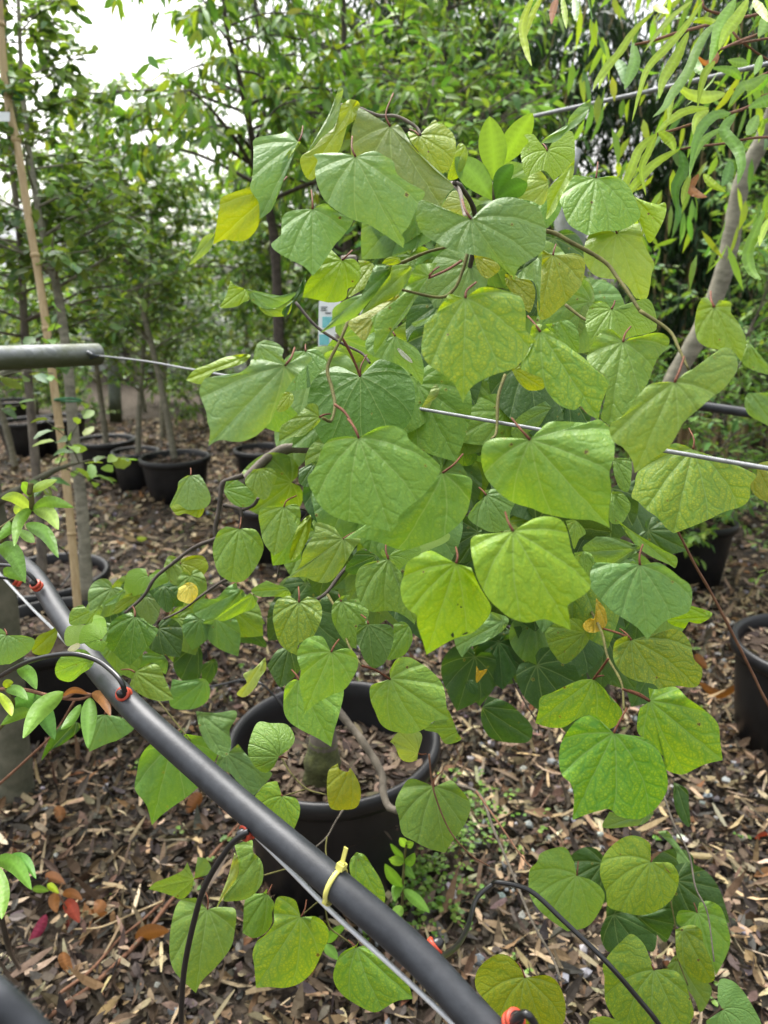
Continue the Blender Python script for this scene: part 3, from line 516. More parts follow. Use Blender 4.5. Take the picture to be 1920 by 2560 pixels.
def blade(mb, crop, z, code, c, pts, star, seed):
    rg = np.random.default_rng(seed); closed = c is None
    pts = [S(crop, *q) for q in pts]; p = np.array(pts)
    flat = code in 'shw'
    if closed:
        cc = p.mean(0); q = np.vstack([p, p[:1]]); o = crom(q, 4)[:-1]
        i = np.argmax(np.linalg.norm(o - cc, axis=1)); tip = o[i]; span = np.linalg.norm(o - cc, axis=1).max() * 1.9
        ax = tip - cc
        if ax[1] < 0: ax = -ax
        base = cc - ax * .8; ax = ax * 1.8
    else:
        cc = np.array(S(crop, *c)); o, ti = spline_open(pts, star); tip = np.array(pts[star]); base = cc; ax = tip - cc
    L = np.linalg.norm(ax); e = ax / L; f = np.array([e[1], -e[0]])           # along and across the leaf in the photo
    Lr = L / FPX * z
    roll = rg.normal(0, .16); dip = rg.uniform(.2, .42); ph = rg.uniform(0, 6.28); wv = rg.uniform(.035, .075); dome = rg.uniform(.16, .36)
    K = len(o); RN = 2 if flat else (8 if L > 110 else 5); V = []; U = []
    def pt(w, rho):
        d = w - base; a, b = d @ e / L, d @ f / L; r = math.hypot(a, b); t = math.atan2(b, a)
        if flat: dz = -.0045; return P(*w, z + dz - dip * a * Lr), (b, a)
        qv = abs(t) / max(1 - .3 * r, .3); dl = min(abs(qv - x) for x in (0, .58, 1.2, 1.95)) * r
        h = -dip * a + roll * b + dome * (a * a * .6 + b * b * 1.4) + wv * rho * rho * math.sin(3 * t + ph) * .9 + wv * .5 * rho ** 3 * math.sin(7 * t + 2 * ph) - .14 * min(dl, .13) * min(1, r * 3)
        return P(*w, z + h * Lr), (b, a)
    v, u = pt(cc, 0); V.append(v); U.append(u)
    for j in range(1, RN + 1):
        rho = j / RN
        for k in range(K): v, u = pt(cc + (o[k] - cc) * rho, rho); V.append(v); U.append(u)
    F = []; kk = K if closed else K - 1
    for k in range(kk):
        k2 = (k + 1) % K; F.append([0, 1 + k, 1 + k2])
        for j in range(RN - 1): a = 1 + j * K; F.append([a + k, a + K + k, a + K + k2, a + k2])
    V = np.array(V); m = F[K // 3 * RN]; nrm = np.cross(V[m[1]] - V[m[0]], V[m[2]] - V[m[0]])
    area = sum(o[k][0] * o[(k + 1) % K][1] - o[k][1] * o[(k + 1) % K][0] for k in range(K))
    front = area > 0
    if front != (code != 'u'): pass
    flip = (np.dot(nrm, CAMP - V[m[0]]) < 0) != (code == 'u')
    if flip: F = [q[::-1] for q in F]
    tn = dict(s=(.20, .06, .03, -1), h=(.03, .05, .012, 0), w=(.6, .6, .56, 0)).get(code)
    if tn is None:
        tn = np.array(TINT[code]); tn[:3] *= (1 + rg.normal(0, .07)) * (1 + rg.normal(0, .05, 3))
    mb.add(V, F, tn, np.array(U)); return cc, e, L, abs(area) / 2
def parse(line):
    crop, z, rest = line.split(None, 2); out = []
    for p in rest.split('/'):
        head, pl = p.strip().split('|'); code, c = head.split()
        c = None if c == '-' else tuple(float(v) for v in c.split(',')); pts = []; star = None
        for i, q in enumerate(pl.split()):
            if q[0] == '*': star = i; q = q[1:]
            pts.append(tuple(float(v) for v in q.split(',')))
        out.append((code, c, pts, star if c else None))
    return crop, float(z), out
redbud = thing('weeping_redbud', (PCX, PCY, .37), 'weeping redbud tree with large heart-shaped green leaves filling the middle of the photo', 'tree')
rows = []
for i, ln in enumerate(LEAF.strip().split('\n')):
    crop, z, pa = parse(ln); mb = MB(); info = None
    for j, (code, c, pts, star) in enumerate(pa):
        r = blade(mb, crop, z, code, c, pts, star, 100 + i)
        if info is None: info = r
    rows.append((info[3], mb, info, z, pa[0]))
rows.sort(key=lambda r: -r[0])
rest = MB(); rstalk = MB()
def merge(dst, src): 
    for k in range(len(src.V)): pass
    V = np.concatenate(src.V); dst.add(V, src.F, None, np.concatenate(src.U)); dst.T.append(np.concatenate(src.T))
for i, (area, mb, (cc, e, L, _), z, first) in enumerate(rows):
    st = None
    if first[1] is not None:
        rg = np.random.default_rng(i); a = P(*cc, z); s = rg.uniform(.14, .30) * L; sd = np.array([e[1], -e[0]]) * rg.normal(0, .25)
        q1 = cc - (e + sd * .3) * s * .5; q2 = cc - (e + sd) * s
        st = tube([a, P(*q1, z + .006), P(*q2, z + .035)], [.0013, .0010, .0009], 6, 4)
    if i < 100:
        lf = mb.mk('leaf', M['redbud'], redbud)
        if first[0] == 'Z': lf['label'] = 'small pure yellow leaf'
        if first[0] == 'Y': lf['label'] = 'yellow-orange fading leaf'
        if st: mk('leaf_stalk', *st, M['stalk'], lf, loc=None)
    else:
        merge(rest, mb)
        if st: rstalk.add(*st)
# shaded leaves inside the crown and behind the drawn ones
HEART = [(.08, -.12), (.26, -.15), (.44, -.04), (.54, .18), (.52, .40), (.40, .62), (.21, .83), (0, 1.02)]
def heart(px, py, ang, L, z, code, wd, seed):
    ca, sa = math.cos(ang), math.sin(ang)
    def w(x, y): return (px + L * (y * sa + x * wd * ca), py + L * (y * ca - x * wd * sa))
    pts = [w(x, y) for x, y in HEART] + [w(-x, y) for x, y in HEART[-2::-1]]
    ORI['px'] = (px, py); q = [((a - px) * 2.37, (b - py) * 2.37) for a, b in pts]
    blade(rest, 'px', z, code, (0, 0), q, 7, seed)
    return px, py
rg = np.random.default_rng(5)
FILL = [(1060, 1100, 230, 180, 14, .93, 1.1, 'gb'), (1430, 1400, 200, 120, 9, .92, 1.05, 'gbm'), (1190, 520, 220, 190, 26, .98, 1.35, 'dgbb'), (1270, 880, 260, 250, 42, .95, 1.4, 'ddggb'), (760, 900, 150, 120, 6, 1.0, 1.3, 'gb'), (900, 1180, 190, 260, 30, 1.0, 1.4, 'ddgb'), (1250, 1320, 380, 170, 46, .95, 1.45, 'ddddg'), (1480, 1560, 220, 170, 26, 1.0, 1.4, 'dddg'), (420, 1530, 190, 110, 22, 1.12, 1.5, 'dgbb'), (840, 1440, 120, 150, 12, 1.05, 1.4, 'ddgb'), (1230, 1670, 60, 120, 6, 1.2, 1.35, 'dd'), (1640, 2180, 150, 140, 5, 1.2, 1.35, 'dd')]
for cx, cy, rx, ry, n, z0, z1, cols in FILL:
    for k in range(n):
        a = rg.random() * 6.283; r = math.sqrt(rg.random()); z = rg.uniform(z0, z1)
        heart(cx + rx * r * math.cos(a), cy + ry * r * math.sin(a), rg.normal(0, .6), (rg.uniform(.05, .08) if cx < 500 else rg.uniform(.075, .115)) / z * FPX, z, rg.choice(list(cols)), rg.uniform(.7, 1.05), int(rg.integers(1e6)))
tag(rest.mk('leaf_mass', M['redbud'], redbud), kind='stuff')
tag(rstalk.mk('leaf_stalk', M['stalk'], redbud), kind='stuff')
# trunk and branches
mk('trunk', *tube([P(800, 1990, 1.955), P(806, 1905, 1.93), P(810, 1800, 1.9), P(815, 1600, 1.83), P(822, 1420, 1.78), P(832, 1260, 1.72), P(846, 1060, 1.65), P(858, 900, 1.6), P(876, 770, 1.55), P(872, 640, 1.5)], [.05, .042, .033, .029, .026, .025, .026, .026, .022, .016], 14, 6, bump=.04), M['bark'], redbud)
mk('trunk_moss', *tube([P(801, 1975, 1.95), P(806, 1905, 1.93), P(808, 1850, 1.915)], [.055, .046, .037], 18, 6, bump=.07), M['moss'], redbud)
mk('pruned_stub', *tube([P(858, 935, 1.58), P(850, 900, 1.56), P(852, 862, 1.54)], [.022, .026, .024], 12, 4), M['cane'], redbud)
BR = """bark 1.3 1.22 .013 .010:11 860,1290 11 640,1245 11 480,1240 11 300,1235 11 180,1280 11 60,1390 11 -8,1462
darkbark 1.22 1.2 .0078 .0066:01 1442,1395 01 1350,1425 02 1315,30 02 1300,160 02 1275,320 02 1318,460 02 1315,590 02 1350,625
darkbark 1.2 1.18 .0062 .0048:02 1290,345 02 1150,400 02 1030,490 02 920,580 02 850,690 02 740,790
darkbark 1.2 1.1 .005 .003:02 1345,590 02 1300,610 02 1200,680 02 1080,770 02 970,825
darkbark 1.22 1.2 .0066 .005:02 1325,150 02 1425,182 02 1420,300 02 1415,400 02 1370,600
darkbark 1.22 1.2 .006 .0055:02 1425,182 02 1500,150 02 1530,108
darkbark 1.3 1.3 .0075 .0045:12 190,65 12 370,95 12 440,170 12 500,225
darkbark 1.3 1.3 .0045 .003:12 240,90 12 310,160 12 400,190 12 330,290 12 250,450 12 215,600
bark 1.55 1.42 .011 .009:12 570,1350 12 640,1440 12 720,1540 13 800,100 13 842,190 13 850,290 13 880,370 13 935,395
twig .82 .72 .0048 .003:10 1560,1390 20 345,1370 20 500,1440 20 690,1550 20 770,1650 21 830,310 21 900,420
twig .72 .66 .0036 .0022:21 900,420 21 1070,535 21 1130,640 21 1190,770
darkbark 1.1 .86 .0078 .005:10 1300,1800 10 1380,1500 10 1390,1260 10 1310,1110 10 1270,1085
bark .9 .78 .005 .004:10 1255,1085 10 1300,1130 10 1320,1220 10 1335,1290
bark .92 .88 .0045 .003:10 600,625 10 700,640 10 820,685 10 930,690 10 1040,750 10 1070,800
twig .95 .9 .005 .003:11 840,170 11 960,135 11 1100,75 11 1225,42
twig .7 .68 .0035 .0025:11 1350,75 11 1320,180 11 1270,290 11 1180,340 11 960,295
twig .8 .68 .004 .0028:11 640,480 11 600,580 11 520,750 11 545,880 11 562,975 11 540,1070 11 490,1055
darkbark 1.0 .95 .004 .003:11 330,370 11 450,510 11 600,610 11 720,670 11 770,730
stalk .7 .66 .0024 .002:11 562,975 11 620,1020 11 670,1100 11 705,1175
stalk .8 .8 .0026 .0022:11 605,580 11 650,660 11 690,750 11 712,810
stalk .9 .78 .0028 .0022:11 1310,125 11 1230,175 11 1120,225
twig .9 .8 .004 .003:11 1570,800 11 1530,930 11 1520,1130 11 1490,1180
twig .9 .82 .004 .002:21 460,385 21 550,455 21 610,490 21 648,560
darkbark 1.1 .95 .006 .004:12 800,375 12 720,450 12 620,530 12 520,660 12 460,705
twig .95 .78 .004 .0022:12 520,680 12 600,820 12 640,970 12 720,1100
stalk .78 .8 .0022 .002:12 720,1100 12 800,1125 12 890,1180
twig .95 .72 .004 .0022:22 600,760 22 640,830 22 680,920 22 710,1050 22 790,1200 22 805,1360
stalk .74 .78 .0022 .0022:22 712,1060 22 670,1120 22 625,1180
stalk .73 .75 .0022 .0022:22 800,1240 22 880,1270 22 955,1310
stalk .9 .76 .0022 .0022:22 680,880 22 750,900 22 830,930
darkbark 1.3 1.2 .004 .002:22 -100,850 22 60,1000 22 180,1250 22 300,1450
darkbark 1.35 1.3 .005 .002:22 60,820 22 200,950 22 350,1150 22 520,1180
darkbark 1.3 1.3 .003 .002:22 80,900 22 200,1150 22 290,1320 22 300,1500
darkbark 1.4 1.3 .004 .003:22 350,850 22 600,1000 22 700,1150
bark 1.5 1.0 .006 .003:13 1290,240 13 1420,300 13 1500,500 13 1620,780 23 260,1050 23 380,1260 23 430,1400
redtwig 1.4 1.1 .004 .002:13 1400,280 13 1520,450 13 1650,640 23 260,740
bark 1.2 1.15 .0035 .002:13 610,390 13 560,470 13 515,550 13 440,618
twig 1.15 1.12 .0025 .002:13 515,550 13 508,620 13 514,680
bark 1.25 1.05 .0036 .002:23 1040,300 23 1100,470 23 1190,650 23 1230,850 23 1300,1000 23 1340,1290
twig 1.15 1.1 .0024 .0018:23 1080,920 23 1110,1080 23 1120,1250 23 1185,1430
twig 1.1 1.05 .0026 .002:13 240,70 13 300,170 13 395,265 13 510,300
twig 1.1 1.1 .002 .002:13 395,265 13 320,290 13 255,310
twig 1.1 1.1 .0024 .002:13 135,780 13 290,735
twig 1.1 1.08 .0024 .002:13 500,940 13 530,1080 13 600,1140 13 690,1205
twig 1.12 1.1 .002 .002:13 360,1020 13 420,970 13 480,920
twig 1.15 1.1 .003 .002:02 940,1310 02 1020,1410 02 1130,1545
redtwig 1.0 1.02 .0026 .0016:13 1120,60 13 1140,240 13 1190,400 13 1260,540 13 1370,660 13 1480,725
twig 1.2 1.1 .0022 .002:02 200,920 02 300,900 02 410,880
twig 1.3 1.2 .0035 .002:02 1150,700 02 1130,850 02 1080,960 02 1030,1060
twig 1.25 1.2 .003 .002:02 850,690 02 800,760 02 795,810
twig 1.2 1.2 .003 .002:02 1110,570 02 1200,660 02 1240,720"""
for ln in BR.split('\n'):
    h, p = ln.split(':'); m, za, zb, ra, rb = h.split(); q = p.split(); pts = []
    n = len(q) // 2
    for k in range(n):
        x, y = q[2 * k + 1].split(','); t = k / (n - 1); pts.append(P(*S(q[2 * k], float(x), float(y)), float(za) * (1 - t) + float(zb) * t))
    kf = .55 if float(ra) < .0085 and m != 'stalk' else (.8 if m != 'stalk' else .62)
    mk('branch', *tube(pts, [float(ra) * kf, float(rb) * kf], 9 if float(ra) > .004 else 6, 6, bump=.05), M[m], redbud)

# ------------------------------------------------------------------ irrigation pipe, wires, rails, tag
def path(spec):                                                  # "crop x,y z" triples
    q = spec.split(); return [P(*S(q[k], *[float(v) for v in q[k + 1].split(',')]), float(q[k + 2])) for k in range(0, len(q), 3)]
def one(name, geo, mat, label, cat, group=None, **k):
    V = geo[0]; return tag(mk(name, geo[0], geo[1], mat, loc=V[0].copy(), **k), label, cat, group)
PIPE = [(-60, 1345, 1.38), (69, 1423, 1.2), (150, 1539, 1.06), (231, 1655, .95), (347, 1784, .83), (579, 1992, .75), (810, 2187, .68), (1030, 2376, .635), (1178, 2534, .6), (1290, 2650, .575)]
pp = np.array([P(*q) for q in PIPE]); pcr = crom(pp, 8)
pipe = thing('irrigation_pipe', pp[0], 'thick black irrigation pipe with red grommets slanting across the lower left', 'pipe')
mk('pipe_tube', *tube(pp, [.0148], 28, 10), M['pipe'], pipe)
def ringpart(name, c, ax, r, h, mat, parent):
    ax = np.asarray(ax, float); ax /= np.linalg.norm(ax)
    prof = [(-.3, .92), (-.1, 1), (.28, 1), (.3, .9), (.42, .9), (.44, 1), (.9, 1), (1, .93), (1, .5)]
    return mk(name, *tube([c + ax * h * a for a, _ in prof], [r * b for _, b in prof], 22, smooth=False), mat, parent)
GR = [('02', 225, 632, 1.10, (-.3, -.5, .8)), ('02', 118, 604, 1.17, (-.7, -.3, .5)), ('02', 742, 1272, .842, (-.12, -.75, .62)), ('03', 1486, 512, .728, (-.72, -.62, .12)), ('13', 1124, 1228, .668, (.75, .35, .55)), ('13', 1610, 1650, .585, (.35, -.3, .85))]
for cr, x, y, z, ax in GR:
    c = P(*S(cr, x, y), z); g = ringpart('grommet', c, ax, .0088, .0088, M['red'], pipe)
    a = np.array(ax) / np.linalg.norm(ax); mk('barb', *tube([c + a * .006, c + a * .010, c + a * .016], [.0062, .0058, .0036], 14, smooth=False), M['tubeb'], g)
TB = [('thin black drip tube arching in from the left edge to the pipe', '02 -80,1230 .98 02 0,1165 .95 02 180,1072 .9 02 400,1030 .87 02 560,1062 .86 02 660,1130 .84 02 718,1195 .828 02 740,1258 .83'),
      ('short black drip tube at the upper end of the pipe', '02 -40,500 1.12 02 70,510 1.1 02 140,535 1.09 02 195,580 1.09 02 222,625 1.095'),
      ('black drip tube crossing just above the pipe at the left edge', '02 -60,560 1.15 02 0,577 1.15 02 70,585 1.16 02 112,600 1.165'),
      ('black drip tube hanging from the lower grommet down to the bottom edge', '03 1472,518 .716 03 1430,540 .716 03 1350,620 .722 03 1220,830 .735 03 1150,1050 .75 03 1090,1350 .77 03 1072,1659 .8 03 1070,1900 .85'),
      ('black drip tube looping over the mulch at the lower right', '13 1140,1235 .66 13 1190,1262 .7 13 1290,1190 .78 13 1350,1080 .85 13 1400,920 .9 13 1490,835 .92 23 70,820 .91 23 250,870 .9 23 450,1050 .88 23 700,1290 .86 23 900,1520 .86 23 1010,1659 .86 23 1120,1850 .87'),
      ('stub of black drip tube at the bottom edge on the pipe end', '13 1612,1645 .578 23 180,1615 .56 23 225,1600 .55 23 265,1640 .55 23 300,1720 .55'),
      ('black drip tube lying over the back rim of the redbud pot', '02 1220,1230 1.85 02 1330,1208 1.84 02 1440,1185 1.83 12 120,1205 1.8 12 190,1265 1.8 12 258,1345 1.79 12 300,1450 1.8'),
      ('black drip tube over the rim of the pot behind the bamboo stake', '02 300,360 2.6 02 340,390 2.6 02 400,440 2.65 02 420,540 2.65 02 370,620 2.6 02 330,640 2.55')]
for lab, spec in TB: one('drip_tube', tube(path(spec), [.0031 if 'crossing' not in lab else .0025], 12, 8), M['tubeb'], lab, 'drip tube', 'thin black drip tubes')
one('support_wire', tube([P(*q) for q in [(-20, 1412, 1.32), (13, 1449, 1.26), (84, 1525, 1.16), (156, 1597, 1.09), (330, 1790, .89), (560, 2012, .775), (703, 2153, .718), (832, 2282, .676), (980, 2416, .64), (1140, 2566, .607), (1230, 2660, .58)]], [.0024], 10, 8), M['palewire'], 'pale steel wire running under the black pipe, tied to it', 'wire')
# yellow cable tie round pipe and wire
i0 = np.argmin(np.linalg.norm(pcr - P(849, 2232, .672), axis=1)); c0 = pcr[i0]; ax = pcr[i0 + 1] - pcr[i0 - 1]; ax /= np.linalg.norm(ax)
ax = ax + .12 * UP; ax /= np.linalg.norm(ax)
tc = CAMP - c0; tc -= ax * tc.dot(ax); tc /= np.linalg.norm(tc); td = np.cross(ax, tc); td = -td if td.dot(UP) > 0 else td    # td: lower left side
tieo = thing('cable_tie', c0, 'pale yellow cable tie strapping the black pipe to the wire', 'cable tie')
V = []; F = []
for k in range(48):
    a = 2 * math.pi * k / 48; rr = .0154 + (.0032 if math.cos(a - 2.0) > .8 else 0)
    dv = math.cos(a) * tc + math.sin(a) * td
    for r, s in ((rr, -.0024), (rr + .0013, -.0022), (rr + .0013, .0022), (rr, .0024)): V.append(c0 + dv * r + ax * s)
for k in range(48):
    for j in range(4): F.append([k * 4 + j, k * 4 + (j + 1) % 4, (k + 1) % 48 * 4 + (j + 1) % 4, (k + 1) % 48 * 4 + j])
mk('strap', V, F, M['yel'], tieo)
hv = math.cos(-.98) * tc + math.sin(-.98) * td; ht = np.cross(ax, hv); hc = c0 + hv * .0190
mb = MB(); mb.add(*box(hc, (.0075, .0085, .0055), (ax, ht, hv))); mb.add(*box(hc + hv * .0034, (.0052, .0052, .0016), (ax, ht, hv))); hd = mb.mk('lock_head', M['yel'], tieo, smooth=False)
tdir = hv * .75 + ax * .1 + UP * .55; tdir /= np.linalg.norm(tdir); s2 = np.cross(tdir, ax); s2 /= np.linalg.norm(s2)
mk('tail', *box(hc + tdir * .0105, (.0042, .0012, .017), (ax, s2, tdir)), M['yel'], tieo, smooth=False)
# galvanised rail with its wire
r0, r1 = P(-260, 905, 1.52), P(246, 886, 1.9); rd = (r1 - r0) / np.linalg.norm(r1 - r0)
rail = thing('galvanised_rail', r0, 'weathered round galvanised steel rail ending at the left with a wire bolted to it', 'rail')
mk('rail_tube', *tube([r0, r1 - rd * .006, r1, r1, r1 - rd * .03], [.0288, .0288, .0283, .0262, .0262], 32, smooth=False, caps=False), M['galv'], rail)
b = P(228, 888, 1.862); mb = MB(); mb.add(*tube([b, b + (CAMP - b) * .006], [.010, .010], 16, smooth=False)); mb.add(*tube([P(212, 880, 1.855), P(226, 884, 1.845), P(238, 890, 1.85), P(247, 889, 1.865)], [.004, .005, .004, .003], 8)); mb.mk('eye_bolt', M['ink'], rail)
mb = MB(); mb.add(*tube([P(214, 878, 1.852), P(222, 881, 1.842), P(230, 886, 1.843)], [.003, .0036, .003], 8)); mb.mk('bolt_nut', M['wire'], rail)
one('trellis_wire', tube([P(*q) for q in [(246, 889, 1.87), (363, 903, 1.62), (481, 924, 1.43), (760, 973, 1.14), (1037, 1020, .95), (1344, 1073, .815), (1663, 1127, .71), (1920, 1171, .64)]] + [P(1920, 1171, .64) + (P(1920, 1171, .64) - P(1344, 1073, .815)) * k for k in (1, 4)], [.0022], 10, 6), M['wire'], 'taut steel wire stretched from the rail end across to the right edge', 'wire')
one('black_pipe', tube([P(1200, 925, 2.1), P(1480, 975, 2.0), P(1620, 1000, 1.95), P(1760, 1016, 1.9), P(1920, 1040, 1.82), P(2100, 1070, 1.75), P(2100, 1070, 1.75) + np.array([1.6, -.35, -.02])], [.0125], 16), M['pipe'], 'thin black water pipe running off at the right behind the redbud', 'pipe')
one('black_pipe', tube([P(-120, 2400, .36), P(-20, 2490, .35), P(40, 2545, .35), P(110, 2620, .35)], [.0085], 16), M['pipe'], 'blurred short grey-black pipe end in the bottom left corner', 'pipe')
pT, pM = P(1418, 468, 2.1), P(1438, 800, 2.22); pB_ = pT + (pM - pT) * (pT[2] / (pT[2] - pM[2]))
post = thing('steel_post', pB_, 'galvanised steel post standing behind the right redbud leaves', 'post')
mk('post_tube', *tube([pT, pB_], [.045], 24, 8), M['galv'], post)
mk('post_sleeve', *tube([P(1418, 474, 2.1), P(1418, 466, 2.1), P(1419, 464, 2.1), P(1420, 461, 2.1)], [.048, .048, .04, .02], 24, smooth=False), M['galv'], post)
mk('post_pin', *tube([P(1418, 470, 2.1), P(1428, 430, 2.1), P(1440, 375, 2.1)], [.016, .016, .016], 16, smooth=False), M['galv'], post)
one('bracing_cable', tube([P(1300, 302, 2.1), P(1334, 291, 2.09), P(1600, 233, 1.85), P(1920, 160, 1.62), P(2150, 105, 1.5)], [.0055], 10), M['wire'], 'pale steel cable rising from the post to the upper right', 'cable')
one('steel_pole', tube([P(262, 600, 8.6), P(276, 760, 8.6), P(290, 1055, 8.7)], [.075], 16), M['galv'], 'distant grey steel pole beyond the three pots in a row', 'post')
# plant tag
tagc = [(463, 630), (735, 637), (732, 520), (728, 380), (700, 300), (500, 300), (467, 370), (465, 500)]
tv = [P(*S('11', *q), 1.62) for q in tagc] + [P(*S('11', *q), 1.6215) for q in tagc]; nn = len(tagc)
tf = [list(range(nn)), list(range(nn, 2 * nn))[::-1]] + [[k, (k + 1) % nn, nn + (k + 1) % nn, nn + k] for k in range(nn)]
ptag = thing('plant_tag', tv[0], 'white plant tag with teal print hanging on the redbud trunk', 'plant tag')
mk('card', tv, tf, M['white'], ptag, smooth=False)
def tagrect(name, x0, y0, x1, y1, mat): mk(name, *box(P(*S('11', (x0 + x1) / 2, (y0 + y1) / 2), 1.6185), ((x1 - x0) / 2.37 / FPX * 1.62, (y1 - y0) / 2.37 / FPX * 1.62, .0012), (RT, UP, FW)), mat, ptag, smooth=False)
for q in ((488, 455, 548, 520), (470, 560, 528, 622), (640, 575, 700, 620)): tagrect('teal_block', *q, M['teal'])
for q in ((505, 430, 540, 436), (478, 395, 520, 398), (478, 405, 510, 408), (478, 415, 516, 418), (560, 560, 600, 563), (560, 572, 590, 575)): tagrect('print_line', *q, M['ink'])
# ------------------------------------------------------------------ stake, dry stems
sk = [(-6, -80, 2.32), (0, 60, 2.36), (17, 236, 2.42), (46, 380, 2.45), (72, 548, 2.48), (97, 692, 2.5), (112, 790, 2.5), (137, 980, 2.52), (156, 1127, 2.53), (175, 1292, 2.55), (194, 1512, 2.57), (200, 1590, 2.6)]
stake = thing('bamboo_stake', P(*sk[-1]), 'tall tan bamboo stake leaning in the left pot beside the oak trunk', 'stake')
kp = crom([P(*q) for q in sk], 5); mb = MB(); mb.add(*tube(kp, [.0125, .0145], 16, smooth=False))
for f in (.10, .27, .43, .57, .70, .84, .96):
    q = kp[int(f * (len(kp) - 1))]; q2 = kp[int(f * (len(kp) - 1)) + 1]; u = (q2 - q) / np.linalg.norm(q2 - q)
    mb.add(*tube([q - u * .008, q - u * .003, q, q + u * .003, q + u * .008], [.0135, .0162, .0168, .0160, .0138], 16, smooth=False))
mb.mk('cane', M['cane'], stake)
for q, wd, lab in (((150, 1000, 2.5), .055, 'green plastic tie joining the bamboo stake to the oak trunk'), ((18, 236, 2.41), .03, 'dark green tie wound round the bamboo stake near its top')):
    c = P(*q); one('plant_tie', tube([c + RT * (-.02), c + RT * .0 - FW * .02, c + RT * wd * .9 - FW * .012 + UP * .004, c + RT * (wd + .012) + FW * .02, c + RT * .02 + FW * .03, c + RT * (-.02)], [.004], 8, 5), M['tie'], lab, 'plant tie')
cc = P(2, 292, 2.38); one('name_card', box(cc, (.06, .0015, .032), (RT, FW, UP)), M['white'], 'small white card on the bamboo stake at the left edge', 'plant tag', smooth=False)
one('dry_twig', tube([P(*S('21', 1090, 1725), .86), P(*S('22', 1120, 300), .87), P(*S('22', 1230, 510), .9), P(*S('22', 1350, 720), .93), P(*S('22', 1560, 1130), .98), P(*S('22', 1659, 1330), 1.0), P(2020, 1930, 1.1)], [.0012, .0018, .0021], 8, 6, bump=.06), M['redtwig'], 'thin reddish bare stem slanting down to the right pot', 'stem')
def gpath(spec, h=.035): return [G(*S(q.split(':')[0], *[float(v) for v in q.split(':')[1].split(',')]), h) for q in spec.split()]
one('fallen_twig', tube(gpath('03:1420,470 03:1230,690 03:1020,920 03:830,1160 03:560,1420 03:250,1640 03:100,1760'), [.0045, .0065], 8, 6, bump=.08), M['redtwig'], 'long reddish-brown stem lying on the mulch at the lower left', 'stem', 'fallen stems')
one('fallen_twig', tube(gpath('03:970,925 03:850,1040 03:700,1160 03:540,1340 03:350,1480', .045), [.003, .004], 8, 6, bump=.08), M['redtwig'], 'thinner grey-red stem beside the long stem on the mulch', 'stem', 'fallen stems')
one('fallen_twig', tube(gpath('03:425,1096 03:520,1095 03:620,1078 03:800,1000 03:965,930', .05), [.0018, .0025], 8, 6), M['cane'], 'thin pale straw crossing the red leaves on the mulch', 'stem', 'fallen stems')
one('dry_twig', tube([P(*S('02', 440, 1310), 1.2), P(*S('02', 330, 1490), 1.3), P(*S('03', 150, 100), 1.4), P(*S('03', -40, 270), 1.5)], [.002, .003], 8, 6), M['redtwig'], 'thin bare red stem crossing the thick trunk at the left', 'stem')
one('drip_stake', tube([P(*S('03', -10, 960), 1.3), P(*S('03', 25, 1100), 1.35), P(*S('03', 60, 1230), 1.42), G(*S('03', 125, 1345))], [.006, .005, .005, .004], 10, 5), M['tubeb'], 'black plastic drip stake pushed into the mulch at the left edge', 'drip stake')
# ------------------------------------------------------------------ plants with drawn strap-like leaves
def strap(crop, pts, wpx, z0, z1, col, peak=.42, fold=.18, crinkle=0., seed=0, rag=0., wk=1.):
    rg = np.random.default_rng(seed); q = np.array([S(crop, *p) for p in pts]); q = crom(q, max(3, 22 // (len(q) - 1))); n = len(q)
    t = np.gradient(q, axis=0); t /= np.linalg.norm(t, axis=1)[:, None]; nr = np.stack([-t[:, 1], t[:, 0]], -1)
    s = np.linspace(0, 1, n); pw = math.log(.5) / math.log(peak); prof = np.sin(math.pi * s ** pw) ** .75 * .98 + .02 * (1 - s)
    zz = z0 + (z1 - z0) * s; V = []; T = []; tw = rg.normal(0, .25)
    col = np.array(col) * (1 + rg.normal(0, .07))
    for i in range(n):
        for j, a in enumerate((-1, -.5, 0, .5, 1)):
            wv = wk * wpx / 2.37 / 2 * prof[i] * (1 + rag * rg.normal() * (abs(a) == 1)); m = zz[i] / FPX
            dz = (abs(a) * fold + tw * a) * wv * m + crinkle * wv * m * math.sin(i * 2.1 + j * 1.7 + seed) * (abs(a) > 0)
            V.append(P(*(q[i] + nr[i] * wv * a), zz[i] + dz)); T.append([*(col * (1.3 if j == 2 else 1 + .06 * (-1) ** i * (j in (1, 3)))), 0])
    F = [[i * 5 + j, i * 5 + j + 1, i * 5 + j + 6, i * 5 + j + 5] for i in range(n - 1) for j in range(4)]
    nrm = np.cross(V[F[8][1]] - V[F[8][0]], V[F[8][2]] - V[F[8][0]])
    if np.dot(nrm, CAMP - V[F[8][0]]) < 0: F = [f[::-1] for f in F]
    return V, F, T
def straps(parent, spec, mat, k0=0, **kw):
    for i, ln in enumerate(spec.strip().split('\n')):
        crop, wpx, z0, z1, col, pt = ln.split(None, 5); V, F, T = strap(crop, [tuple(float(v) for v in p.split(',')) for p in pt.split()], float(wpx), float(z0), float(z1), COL[col], seed=k0 + i, **kw)
        mk('leaf', V, F, mat, parent, tint=T)
COL = dict(v=(.20, .35, .03), l=(.29, .43, .022), g=(.13, .28, .035), k=(.085, .22, .03), y=(.36, .48, .025), p=(.30, .44, .09), r=(.30, .05, .025), o=(.28, .12, .035), c=(.22, .02, .05), b=(.18, .34, .05), n=(.30, .13, .05))
nl = thing('narrow_leaf_tree', G(1500, 1560), 'tree with long crinkled lime leaves on red stalks hanging at the top right', 'tree')
